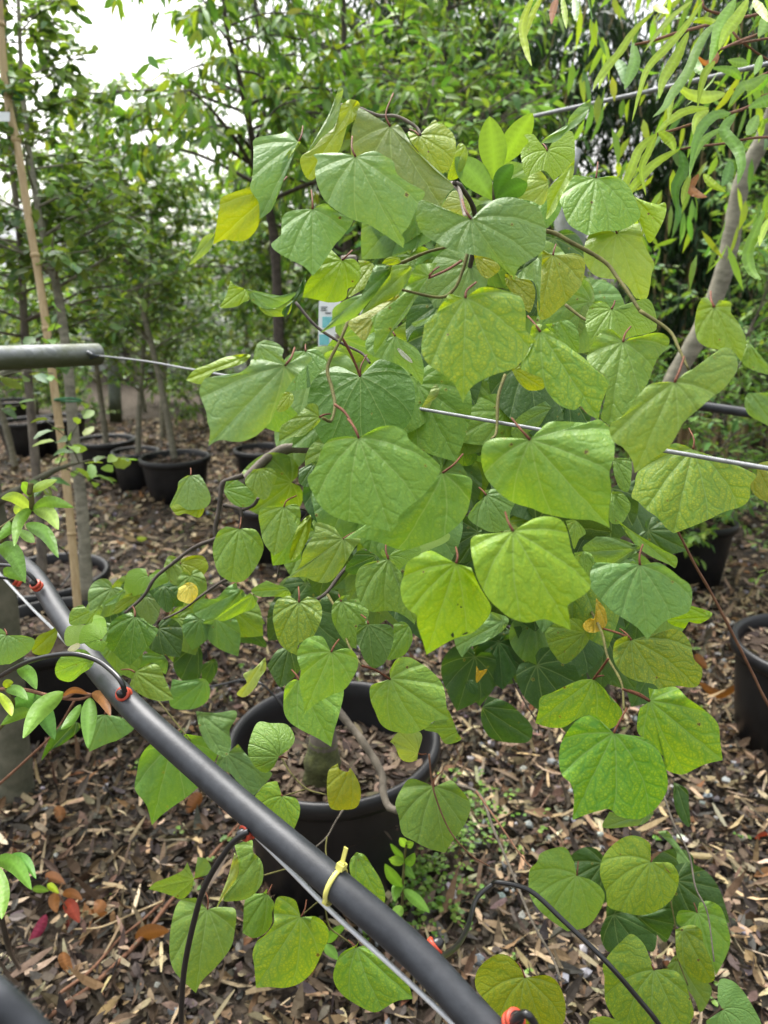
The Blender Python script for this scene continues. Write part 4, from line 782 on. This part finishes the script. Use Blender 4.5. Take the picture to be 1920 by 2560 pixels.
mk('trunk', *tube([G(1500, 1560), P(1600, 1180, 2.6), P(1680, 960, 2.5), P(1747, 836, 2.45), P(1811, 675, 2.4), P(1853, 464, 2.35), P(1912, 337, 2.3), P(1960, 200, 2.25), P(2010, 0, 2.2)], [.038, .032, .027, .022], 16, 6, bump=.02), M['palebark'], nl)
for sp, r in (('20 1900,60 1.45 20 1659,180 1.35 20 1500,240 1.28 20 1360,300 1.2', .0026), ('20 1500,90 1.4 20 1220,170 1.25 20 1100,200 1.22 20 980,240 1.2 20 870,265 1.2', .0024), ('20 1900,340 1.5 20 1659,430 1.4 20 1460,530 1.3', .0024), ('20 1700,560 1.45 20 1500,650 1.35 20 1330,695 1.28 20 1100,770 1.2 20 1000,795 1.18', .0024), ('20 1900,30 1.5 20 1659,70 1.4 20 1500,100 1.35 20 1300,60 1.3 20 1270,0 1.3', .0024), ('20 1900,200 1.5 20 1659,228 1.4 20 1450,265 1.3 20 1360,300 1.25', .002), ('20 1800,820 1.4 20 1600,815 1.3 20 1400,850 1.25 20 1220,870 1.2 20 1140,885 1.18', .002), ('20 1400,60 1.4 20 1455,195 1.35 20 1560,290 1.35 20 1700,380 1.4', .002), ('20 1900,480 1.6 20 1620,570 1.45', .0024), ('20 2300,-100 1.8 20 1900,60 1.45', .006)):
    mk('stem', *tube(path(sp), [r * 1.3, r * .8], 7, 6), M['redtwig'], nl)
straps(nl, """20 62 1.05 1.0 y 275,-40 205,140 225,290 260,395
20 50 1.06 1.02 y 330,-40 265,80 225,190 215,260
20 50 1.3 1.25 l 440,-20 455,80 465,172
20 62 1.3 1.25 g 510,-20 520,60 515,125
20 60 1.3 1.25 n 410,-10 385,60 375,145
20 62 1.25 1.12 l 990,60 860,190 780,310 700,400 645,480 620,540
20 55 1.25 1.14 l 830,270 740,360 680,450 655,530
20 95 1.22 1.15 g 860,250 870,360 840,450 808,532
20 42 1.15 1.08 p 1215,0 1100,90 1010,190 920,315
20 62 1.15 1.0 l 1275,5 1160,170 1060,280 950,400 900,540 852,725
20 90 1.14 1.05 l 1190,185 1110,350 1040,470 1012,590
20 110 1.1 1.02 b 1470,-10 1390,130 1350,260 1310,380
20 95 1.1 1.03 l 1545,-10 1480,100 1410,190 1365,300
20 78 1.14 1.0 b 1380,110 1270,230 1180,430 1090,560 1040,640 975,695
20 60 1.13 1.08 l 1100,500 1080,600 1070,720
20 62 1.12 1.08 l 1345,360 1280,450 1240,640
20 105 1.2 1.15 p 1405,552 1300,575 1200,560 1110,500
20 66 1.22 1.14 l 1310,640 1180,655 1070,720 1000,785
20 74 1.16 1.04 l 1000,790 900,880 850,1000 780,1190 755,1385
20 60 1.17 1.1 l 1000,785 960,880 910,1000 935,1160
20 90 1.17 1.15 l 1010,775 1080,835 1105,900
20 72 1.18 1.06 l 1140,880 1000,960 900,1060 810,1170 740,1275
20 90 1.18 1.14 k 1140,890 1160,1000 1110,1120 1132,1295
20 85 1.2 1.12 g 1440,670 1330,690 1240,810 1195,1010
20 60 1.2 1.14 b 1390,755 1280,830 1220,930 1190,1060
20 105 1.16 1.08 g 1470,670 1400,770 1480,880 1500,980 1478,1095
20 55 1.15 1.12 l 1200,1030 1165,1130 1150,1215
20 70 1.15 1.12 l 1275,1030 1330,1090 1410,1138
20 75 1.16 1.13 o 1250,1030 1200,1110 1240,1150 1300,1168
20 95 1.15 1.1 b 1640,1240 1545,1480 1560,1600 1620,1660
20 60 1.2 1.1 l 1680,1280 1625,1380 1608,1460
20 60 1.25 1.2 b 1620,325 1600,390 1578,445
20 90 1.25 1.2 g 1215,330 1240,400 1290,440
20 80 1.22 1.2 b 1540,372 1480,370 1420,355
20 90 1.4 1.35 k 1440,950 1420,1040 1385,1105
20 100 1.25 1.2 g 1740,580 1640,600 1540,640
20 70 1.25 1.2 y 975,40 1020,50 1075,80
20 60 1.2 1.15 l 1210,130 1290,120 1360,150 1300,180
20 70 1.25 1.2 l 1310,650 1240,700 1215,800
20 90 1.3 1.25 k 760,350 800,420 805,500
20 60 1.2 1.17 n 1350,290 1345,350 1290,375 1235,325
20 50 1.2 1.17 n 1190,420 1150,480 1075,525
20 80 1.35 1.3 g 1500,470 1440,420 1320,400
20 100 1.35 1.3 b 1660,60 1640,150 1600,220
20 80 1.3 1.24 l 1570,0 1620,60 1659,130
20 90 1.3 1.24 b 1660,440 1560,500 1500,520 1420,640
20 90 1.3 1.24 b 1600,680 1560,760 1530,800""", M['leaf'], 0, crinkle=.14, rag=.05, wk=.74)
rg = np.random.default_rng(77); N = 260; ex = rg.uniform(1430, 2060, N); ey = rg.uniform(-60, 640, N); ex += (ey > 330) * 90; zz = rg.uniform(1.5, 2.35, N)
V, F, m = cards('leaf', np.array([P(*q) for q in zip(ex, ey, zz)]), np.array([0, 0, -1.]) + rg.normal(0, .4, (N, 3)), np.array([0, -1., .2]) + rg.normal(0, .5, (N, 3)), rg.uniform(.05, .11, N), rg.uniform(.012, .022, N), .3, .25)
tag(mk('leaf_mass', V, F, M['leaf'], nl, tint=rtint([(.20, .34, .05), (.26, .38, .04), (.14, .28, .05), (.09, .20, .05)], N, m)), kind='stuff')
ob = thing('obovate_leaf_sapling', G(1290, 1560), 'sapling with paddle-shaped bright green leaves rising behind the redbud top', 'sapling')
mk('stem', *tube([P(*S('20', 40, 1080), 1.0), P(*S('20', 40, 1190), 1.0), P(1243, 600, 1.1), P(1260, 900, 1.3), G(1290, 1560)], [.003, .004, .007], 9, 6), M['bark'], ob)
straps(ob, """10 170 1.0 .98 v 1510,1085 1500,900 1478,688
10 150 1.01 1.0 v 1545,985 1620,850 1735,668
10 170 1.0 .97 b 1505,1190 1400,1050 1275,930
20 100 .99 .96 k 45,1180 80,1060 150,972
20 120 .98 .94 k 50,1178 150,1120 235,1085
11 60 1.15 1.1 b 1420,170 1250,180 1170,260 1140,385
11 55 1.15 1.1 g 1430,120 1300,90 1120,85 1030,160
11 60 1.15 1.1 b 1420,230 1300,200 1200,220 1150,300
11 80 1.15 1.12 g 1480,290 1470,220 1440,140
11 90 1.15 1.12 g 1500,300 1560,250 1570,140""", M['leaf'], 200, peak=.58, fold=.12)
la = thing('lance_leaf_sapling', G(-250, 2500), 'glossy lance-leaved sapling reaching in from the left edge', 'sapling')
for sp, r in (('01 185,1440 .86 01 175,1500 .86 02 180,60 .87 02 185,165 .88 02 130,200 .9 02 60,250 .93 02 0,290 .95 02 -200,420 1.0', .0028), ('02 0,370 .95 02 60,310 .93 02 130,240 .9 02 185,180 .88', .002), ('02 -150,1250 1.0 02 0,1240 .95 02 150,1243 .92 02 360,1292 .9 02 450,1258 .9 02 545,1275 .89', .0022), ('02 -100,1520 1.0 02 0,1470 .95 02 80,1330 .93 02 30,1235 .93', .002), ('02 360,1292 .9 02 460,1300 .9 02 540,1280 .89', .0018), ('02 -200,420 1.0 02 -330,1000 1.1 02 -300,1500 1.1 03 -300,900 1.2 03 -450,1500 1.25', .007), ('03 -300,900 1.2 03 -100,720 1.0 03 20,680 .95', .003)):
    mk('stem', *tube(path(sp), [r * 1.2, r], 7, 6), M['redtwig' if '360,1292' in sp else 'twig'], la)
straps(la, """02 72 .88 .84 p 190,175 90,105 5,108
02 75 .88 .83 b 190,182 300,130 437,162
02 92 .88 .83 p 192,165 290,200 347,295
02 72 .88 .83 b 185,165 110,250 84,395
02 85 .9 .84 g 150,262 270,320 347,462
02 115 .93 .88 g -10,395 80,440 150,612
02 60 .9 .88 p 120,210 110,170 150,140
02 70 .93 .9 g 110,245 50,290 -20,360
01 60 .87 .85 b 185,1520 150,1460 130,1435
01 55 .87 .85 p 180,1490 260,1450 340,1420
02 60 .9 .87 b 110,300 170,340 205,370
02 112 .9 .84 b 375,1255 230,1370 135,1532
02 112 .94 .9 k 215,1265 270,1400 325,1540
02 98 .89 .84 g 535,1288 525,1420 520,1592
02 75 .89 .84 o 545,1262 610,1300 655,1400
02 90 .94 .9 g 100,1115 170,1150 217,1242
02 66 .93 .9 g 30,1240 110,1250 167,1305
02 72 .93 .9 b 185,1368 100,1390 5,1452
02 52 .93 .92 y 35,1235 45,1205 80,1198
02 40 .9 .89 n 360,1296 440,1245 530,1272
02 60 .95 .92 g 480,1330 420,1420 360,1480
02 60 .93 .9 y -10,1260 50,1340 70,1400
02 110 1.0 .95 k 205,1265 140,1310 60,1340
03 105 .95 .88 g -30,680 90,720 188,865
03 66 .96 .9 k 60,660 150,690 215,800
03 100 .93 .87 b -20,720 10,880 10,1040
02 70 .95 .92 g 20,560 60,550 150,600""", M['gloss'], 300, fold=.3)
wd = thing('weed', G(*S('13', 960, 1010)), 'upright green weed with pointed leaves beside the redbud pot', 'weed')
mk('stem', *tube([G(*S('13', 960, 1010)), P(*S('13', 965, 850), 1.42), P(*S('13', 975, 680), 1.38), P(*S('13', 985, 600), 1.36)], [.003, .002], 7), M['twig'], wd)
straps(wd, """13 70 1.4 1.36 g 965,850 900,780 858,710
13 62 1.38 1.34 b 975,700 920,690 882,682
13 60 1.38 1.34 g 980,720 1010,690 1035,645
13 66 1.42 1.36 g 970,800 930,860 915,935
13 70 1.42 1.36 g 970,860 1050,930 1125,1000
13 50 1.37 1.34 b 985,610 965,580 945,555
13 50 1.37 1.34 b 985,610 1005,595 1030,585
13 50 1.38 1.36 g 980,700 1000,760 1040,800
13 40 1.38 1.36 g 975,690 930,640 890,590
13 70 1.42 1.38 b 960,960 930,1000 910,1050
13 60 1.3 1.28 g 520,1180 560,1120 635,1065
13 66 1.3 1.28 g 500,1190 540,1230 580,1280""", M['leaf'], 400)
rs = thing('red_leaf_seedling', G(*S('03', 420, 1150)), 'small seedling with red and orange leaves on the mulch at the lower left', 'seedling')
mk('stem', *tube([G(*S('03', 430, 1180)), P(*S('03', 410, 1020), 1.78), P(*S('03', 350, 890), 1.74)], [.003, .002], 6), M['redtwig'], rs)
straps(rs, """03 60 1.76 1.72 n 370,890 430,885 490,925
03 70 1.76 1.74 o 330,880 320,940 335,1000
03 95 1.78 1.74 r 375,945 420,970 470,1060
03 60 1.8 1.78 r 440,1050 400,1080 375,1130
03 90 1.82 1.8 r 430,1080 450,1140 440,1210
03 80 1.8 1.78 o 600,920 590,960 560,1000
03 70 1.82 1.8 n 500,1040 560,1010 640,1000
03 46 1.76 1.74 y 280,830 310,850 350,885
03 46 1.76 1.74 b 190,860 240,860 290,870
03 60 1.85 1.84 n 390,1150 400,1200 410,1270""", M['leaf'], 500)
for spec, w_, col, lab in (('03 800,1150 900,1110 1005,1108', 95, 'o', 'orange-brown fallen leaf lying under the long stem'), ('03 375,1230 385,1290 435,1385', 75, 'o', 'orange fallen leaf standing on edge below the red seedling'), ('03 275,1010 230,1100 165,1195', 62, 'c', 'dark crimson fallen leaf left of the red seedling'), ('03 1190,290 1150,340 1105,415', 80, 'n', 'rust-brown fallen leaf beside the pointed leaf above the pipe'), ('03 260,790 320,790 388,830', 70, 'n', 'rust-brown curled leaf near the left edge'), ('03 330,370 355,410 350,465', 70, 'o', 'small orange leaf in the mulch near the thick left trunk'), ('23 1659,530 1620,545 1580,560', 45, 'r', 'bright red fallen leaf at the right edge'), ('22 1230,1030 1260,1080 1300,1115', 60, 'o', 'orange fallen leaf in the mulch left of the right pot'), ('22 1250,1200 1380,1270 1530,1180', 50, 'o', 'long curled orange leaf in the mulch beside the right pot'), ('02 810,345 840,350 872,345', 30, 'y', 'pale yellow fallen leaf on the far mulch left of the branches'), ('23 1150,650 1300,665 1440,660', 36, 'p', 'long pale cream bamboo leaf lying on the mulch at the right')):
    q = spec.split(); pts = [tuple(float(v) for v in p.split(',')) for p in q[1:]]; px = S(q[0], *pts[1]); g = G(*px, .05); z = float((g - CAMP) @ FW)
    c = COL[col]; c = (.55, .45, .25) if 'cream' in lab else c
    V, F, T = strap(q[0], pts, w_, z, z - .02, c, seed=len(lab), fold=.25, crinkle=.1)
    tag(mk('fallen_leaf', V, F, M['leaf'], tint=T, loc=g), lab, 'leaf', 'fallen coloured leaves')

# ------------------------------------------------------------------ trees: trunk with limbs, crown of small leaves
def gen_tree(name, loc, pth, rad, seed, nl, f0, ll, rise, tw, lv, kind, L, W, cols, droop, bark, label, cat, group, leafm='leaf', shape=.5, f1=1., taper=.45, twl=(.18, .36)):
    global RNG
    keep = RNG; RNG = np.random.default_rng(seed); rg = RNG
    t = thing(name, loc, label, cat, group); tp = crom(pth, 6); mb = MB(); mb.add(*tube(tp, rad, 12, smooth=False, bump=.03)); pos = []; dr = []
    for i in range(nl):
        f = f0 + (f1 - f0) * (i + rg.random()) / nl; q = tp[min(int(f * (len(tp) - 1)), len(tp) - 1)] + rg.normal(0, .01, 3)
        az = i * 2.4 + rg.normal(0, .4); le = ll * (1 - shape * (f - f0) / (f1 - f0 + 1e-6)) * rg.uniform(.6, 1.15)
        d = np.array([math.cos(az), math.sin(az), rise * rg.uniform(.5, 1.4)]); d /= np.linalg.norm(d)
        lp = np.array([q + d * le * s + np.array([0, 0, -droop * .35 * le * s * s]) + rg.normal(0, .025 * le, 3) * s for s in (0, .35, .7, 1)])
        r = np.interp(f, np.linspace(0, 1, len(rad)), rad) * taper; mb.add(*tube(lp, [r, .0022], 6, 3, caps=False)); lc = crom(lp, 6)
        for k in range(tw):
            s = rg.uniform(.2, 1); o = lc[int(s * (len(lc) - 1))]; td = d * rg.uniform(.3, 1) + rg.normal(0, .55, 3); td[2] -= droop * .25; td /= np.linalg.norm(td)
            tl = rg.uniform(*twl) * le ** .5; e = o + td * tl + np.array([0, 0, -droop * .2 * tl]); mb.add(*tube([o, (o + e) / 2 + rg.normal(0, .01, 3), e], [.0022, .0012], 4, 2, caps=False))
            side = np.cross(td, [0, 0, 1.]); side /= np.linalg.norm(side) + 1e-6
            for m in range(lv):
                u = (m + .6) / lv; pos.append(o + (e - o) * u + rg.normal(0, .008, 3)); dr.append(td * .55 + side * (1 if m % 2 else -1) * rg.uniform(.5, 1) + np.array([0, 0, -droop * rg.uniform(.4, 1.2)]) + rg.normal(0, .22, 3))
    mb.mk('trunk', M[bark], t, local=True) if loc is None else mk('trunk', np.concatenate(mb.V), mb.F, M[bark], t)
    pos = np.array(pos); dr = np.array(dr); N = len(pos)
    V, F, m = cards(kind, pos, dr, np.array([0, 0, 1.]) + rg.normal(0, .45, (N, 3)), L * rg.uniform(.65, 1.25, N), W * rg.uniform(.7, 1.25, N), .3, rg.normal(.2, .2, N))
    mk('crown', V, F, M[leafm], t, tint=rtint(cols, N, m, .22)); RNG = keep; return t
def up(x, y, h, lean=(0, 0), wob=.03, seed=0, z0=.0):
    rg = np.random.default_rng(seed); return [np.array([x + lean[0] * s + rg.normal(0, wob) * (s > 0), y + lean[1] * s + rg.normal(0, wob) * (s > 0), z0 + (h - z0) * s]) for s in (0, .2, .4, .6, .8, 1)]
def dup(o, loc, rz, sc, label):
    r = o.copy(); C.objects.link(r); r.location = loc; r.rotation_euler.z = rz; r.scale = sc if hasattr(sc, '__len__') else (sc,) * 3; r['label'] = label
    for ch in o.children: c = ch.copy(); C.objects.link(c); c.parent = r
    return r
OAK = [(.12, .22, .06), (.15, .27, .06), (.08, .16, .045), (.20, .30, .06), (.17, .27, .05), (.13, .24, .11)]
MID = [(.11, .24, .045), (.15, .30, .05), (.08, .18, .035), (.20, .35, .05), (.22, .32, .04)]
PALE = [(.15, .30, .07), (.20, .36, .08), (.10, .24, .06), (.25, .40, .09)]
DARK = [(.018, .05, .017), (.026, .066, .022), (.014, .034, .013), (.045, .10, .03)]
GR_ = 'young potted oaks on the left'
gen_tree('oak_tree', pB, [P(217, 1500, 2.74), P(207, 1292, 2.74), P(186, 1106, 2.74), P(173, 950, 2.74), P(160, 832, 2.74), P(139, 705, 2.74), P(118, 642, 2.74), P(80, 430, 2.74), P(55, 200, 2.74), P(40, -150, 2.74)], [.024, .021, .018, .012, .006], 11, 32, .56, .56, .45, 6, 10, 'round', .048, .032, OAK, .1, 'palebark', 'slender young oak with small toothed leaves beside the bamboo stake', 'tree', GR_, twl=(.15, .3))
gen_tree('oak_tree', pA, [P(105, 1440, 3.05), P(100, 1300, 3.05), P(75, 1000, 3.05), P(60, 800, 3.05), P(50, 600, 3.05), P(20, 300, 3.05), P(10, -100, 3.05)], [.02, .018, .014, .007], 12, 34, .44, .6, .3, 6, 10, 'round', .048, .032, OAK, .2, 'bark', 'bushy young oak just behind the oak with the bamboo stake', 'tree', GR_, twl=(.12, .28))
oak = gen_tree('oak_tree', p3, up(p3[0], p3[1], 2.9, (-.3, .1), .03, 3, .3), [.027, .024, .018, .01, .004], 13, 40, .34, .62, .5, 6, 10, 'leaf', .075, .036, OAK + MID, .25, 'palebark', 'young oak in the wide pot nearest in the row of three', 'tree', GR_)
for (g, rz, sc, lab) in ((p1, 2.2, (1, 1, 1.05), 'young oak in the farthest pot of the row of three'), (p2, 4.1, (.9, .9, 1), 'young oak in the narrow middle pot of the row of three')): dup(oak, (g[0], g[1], 0), rz, sc, lab)
oo = oak.location
for i, (x, y, rz, sc, lab) in enumerate([(-3.4, 6.4, 1, 1.1, 'oak at the far left behind the bamboo stake'), (-4.6, 7.6, 2.5, 1.2, 'tall oak beyond the left edge rail'), (-2.5, 7.9, 3.9, 1.15, 'oak between the steel pole and the three pots'), (-1.55, 8.3, 5.2, 1.1, 'oak behind the rail wire left of the redbud'), (-3.3, 9.8, .4, 1.25, 'distant oak behind the three potted oaks'), (-.95, 7.2, 1.7, 1.1, 'distant oak left of the redbud trunk'), (-.35, 9.3, 2.9, 1.2, 'distant oak directly behind the redbud trunk')]):
    dup(oak, (x, y, 0), rz, sc, lab)
BG_ = 'trees with long drooping leaves behind the redbud'
gen_tree('cherry_tree', p4, [P(700, 1262, 4.2), P(700, 1000, 4.15), P(692, 700, 4.1), P(680, 560, 4.05), P(640, 420, 3.9), P(633, 359, 3.8), P(600, 205, 3.6), P(565, 60, 3.5), P(545, -200, 3.4)], [.034, .030, .026, .020, .013, .008], 21, 26, .42, 1.25, .45, 7, 11, 'leaf', .095, .034, MID, .95, 'darkbark', 'dark-limbed cherry with long drooping leaves left of the redbud top', 'tree', BG_, taper=.55)
ch = gen_tree('cherry_tree', (-.35, 5.2, 0), up(-.35, 5.2, 4.6, (.1, 0), .05, 6), [.034, .03, .025, .016, .008], 22, 34, .33, 1.2, .4, 7, 11, 'leaf', .095, .036, MID, .9, 'darkbark', 'drooping-leaved cherry directly above the redbud top', 'tree', BG_, taper=.5)
for x, y, rz, sc, lab in ((.55, 6.0, 2, 1.05, 'drooping-leaved cherry in front of the dark bamboo'), (-1.05, 7.2, 4, 1.0, 'drooping-leaved cherry beyond the dark-limbed cherry')): dup(ch, (x, y, 0), rz, sc, lab)
SH_ = 'pale small-leaved shrubs on the right'
g0 = (1.9, 3.9, 0)
sh = gen_tree('pale_shrub', g0, up(1.9, 3.9, 1.9, (.1, 0), .06, 8), [.016, .013, .009, .004], 31, 44, .12, .75, .7, 6, 10, 'leaf', .062, .024, PALE, .35, 'bark', 'pale green shrub with small oval leaves behind the right redbud leaves', 'shrub', SH_, shape=.3)
for x, y, rz, sc, lab in ((.62, 4.5, 1.3, (1.15, 1.15, 1.62), 'tall pale shrub whose top shows left of the steel cable'), (.38, 4.0, 2.2, (1.45, 1.45, 1.38), 'pale shrub rising directly behind the redbud top'), (2.75, 4.9, 3, 1.2, 'pale shrub at the right edge behind the grey trunk'), (1.25, 4.6, 4.4, (.95, .95, .95), 'pale shrub between the steel post and the grey trunk'), (2.3, 3.2, 5.3, (.8, .8, .62), 'low pale shrub under the right edge trunk')): dup(sh, (x, y, 0), rz, sc, lab)
sap = gen_tree('leafy_sapling', (1.52, 3.55, 0), up(1.52, 3.55, .62, (0, 0), .02, 9), [.008, .005, .003], 33, 10, .35, .3, .8, 4, 8, 'leaf', .07, .03, MID, .4, 'bark', 'small leafy plant by the black pot behind the hanging leaves at the right', 'shrub', None)
LS_ = 'low leafy shrubs at the back'
ls = gen_tree('leafy_shrub', (-2.9, 10.6, 0), up(-2.9, 10.6, 1.7, (0, 0), .08, 14), [.02, .016, .012, .006], 35, 40, .06, .95, .6, 7, 10, 'leaf', .085, .045, MID + DARK[:1], .35, 'bark', 'low leafy shrub behind the steel pole', 'shrub', LS_, shape=.35)
for x, y, rz, sc, lab in ((-4.7, 9.6, 1, 1.0, 'low leafy shrub behind the left oaks'), (-6.3, 11, 2, 1.15, 'low leafy shrub farthest to the left at the back'), (-1.6, 11.4, 3, 1.05, 'low leafy shrub beyond the dark-limbed cherry trunk'), (-.3, 10.6, 4, 1.0, 'low leafy shrub far behind the redbud trunk'), (1.0, 10.2, 5, 1.0, 'low leafy shrub under the dark bamboo'), (-2.2, 8.7, .6, .62, 'small leafy shrub between the steel pole and the cherry trunk'), (-3.7, 8.2, 2.6, .6, 'small leafy shrub behind the farthest pot in the row of three'), (-1.0, 9.0, 4.6, .66, 'small leafy shrub left of the redbud trunk'), (-5.2, 8.0, 3.5, .7, 'small leafy shrub at the back left behind the oaks')): dup(ls, (x, y, 0), rz, sc, lab)
# dark bamboo hedge
def bamboo(x, y, h, seed, label):
    rg = np.random.default_rng(seed); t = thing('bamboo_clump', (x, y, 0), label, 'bamboo', 'dark bamboo clumps at the back right'); mb = MB(); pos = []; dr = []
    for i in range(34):
        a = rg.random() * 6.28; r = .55 * math.sqrt(rg.random()); b = np.array([x + r * math.cos(a), y + r * math.sin(a), 0]); hh = h * rg.uniform(.7, 1.05)
        ln = np.array([math.cos(a), math.sin(a), 0]) * rg.uniform(.2, .9) + rg.normal(0, .15, 3) * [1, 1, 0]
        pts = [b + ln * s ** 2 + np.array([0, 0, hh * s * (1 - .12 * s * s)]) for s in (0, .25, .5, .75, 1)]; mb.add(*tube(pts, [.012, .009, .003], 6, 4)); cr = crom(pts, 10)
        for k in range(40):
            s = rg.uniform(.14, 1); o = cr[int(s * (len(cr) - 1))]; td = rg.normal(0, 1, 3) * [1, 1, .35]; td /= np.linalg.norm(td); tl = rg.uniform(.15, .45)
            for m in range(13): pos.append(o + td * tl * rg.random() + rg.normal(0, .03, 3)); dr.append(td * .6 + rg.normal(0, .35, 3) + [0, 0, -rg.uniform(.5, 1.4)])
    mk('culm', np.concatenate(mb.V), mb.F, M['cane'], t)['kind'] = 'stuff'
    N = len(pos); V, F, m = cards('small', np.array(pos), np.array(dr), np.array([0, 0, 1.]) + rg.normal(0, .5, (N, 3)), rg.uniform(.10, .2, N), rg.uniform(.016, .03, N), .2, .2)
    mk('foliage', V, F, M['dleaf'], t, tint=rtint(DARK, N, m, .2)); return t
bb = bamboo(.95, 6.9, 5.2, 41, 'dark bamboo clump at the top centre behind the pale shrubs')
for x, y, rz, sc, lab in ((2.85, 6.6, 1.1, 1.0, 'dark bamboo clump behind the grey trunk at the right'), (4.2, 7.2, 2.4, 1.1, 'dark bamboo clump beyond the right edge leaves'), (.1, 8.4, 4.0, 1.05, 'dark bamboo clump above the redbud top, farther back'), (.75, 7.9, 5.6, 1.1, 'dark bamboo clump left of the steel post, partly hidden by the pale shrubs'), (3.45, 7.7, 3.7, 1.05, 'dark bamboo clump in the back row beside the bright sky gap'), (4.4, 8.4, .7, 1.1, 'dark bamboo clump behind the narrow-leaved tree')): dup(bb, (x, y, 0), rz, sc, lab)
# far trees
FT_ = 'broad trees at the far edge of the nursery'
ft = gen_tree('broad_tree', (7.2, 13, 0), up(7.2, 13, 6.4, (0, 0), .1, 11), [.14, .12, .09, .05, .02], 51, 46, .1, 2.6, .35, 9, 12, 'leaf', .17, .09, MID + DARK, .4, 'darkbark', 'broad green tree far behind the right bamboo', 'tree', FT_, twl=(.4, .8))
for x, y, rz, sc, lab in ((.7, 14, 1, 1.0, 'broad green tree far behind the steel post'), (-1.6, 15, 2, .82, 'broad green tree far behind the redbud'), (-5.2, 15, 3, (1.0, 1.0, .62), 'low broad tree far behind the three potted oaks'), (-8.8, 14.5, 4, (1.1, 1.1, .66), 'low broad tree far off at the left'), (9, 15, 5, 1.1, 'broad green tree far off at the right'), (-12.5, 17, 6, (1.1, 1.1, .6), 'low broad tree farthest off at the left'), (-3.2, 19, 2.2, (1.2, 1.2, .62), 'low broad tree behind the white tunnel')): dup(ft, (x, y, 0), rz, sc, lab)
# thick trunk at the left edge
gl = G(42, 1999); lt = gen_tree('smooth_bark_tree', gl, [G(44, 2006), P(36, 1900, 2.22), P(20, 1700, 2.16), P(2, 1500, 2.1), P(-40, 1200, 2.05), P(-150, 700, 2.0), P(-260, 100, 2.0)], [.056, .046, .044, .04, .034], 61, 8, .62, .45, .4, 5, 8, 'round', .05, .03, OAK, .2, 'mossbark', 'thick olive-brown trunk rising from the mulch at the left edge', 'tree', None)
# buildings beyond
hs_ = thing('house', (-11.5, 24, 0), 'white house with a grey tiled roof far off at the left', 'house')
mk('wall', *box((-11.5, 24, 1.2), (8, 5, 2.4)), M['wall'], hs_, smooth=False)
rv = [(-15.8, 21.2, 2.3), (-7.2, 21.2, 2.3), (-7.2, 26.8, 2.3), (-15.8, 26.8, 2.3), (-15.8, 24, 4.2), (-7.2, 24, 4.2)]
mk('roof', rv, [[0, 1, 5, 4], [2, 3, 4, 5], [0, 4, 3], [1, 2, 5], [3, 2, 1, 0]], M['roof'], hs_, smooth=False)
tv = []; tf = []; 
for k in range(2):
    for j in range(13): a = math.pi * j / 12; tv.append((-4.6 + 1.7 * math.cos(a), 15.2 + 6 * k, 1.55 * math.sin(a)))
tf = [[j, j + 1, j + 14, j + 13] for j in range(12)] + [list(range(13)), list(range(13, 26))[::-1]]
tag(mk('polytunnel', np.array(tv), tf, M['wall'], loc=(-4.6, 15.2, 0), smooth=False), 'low white polytunnel far off between the tree trunks', 'greenhouse')
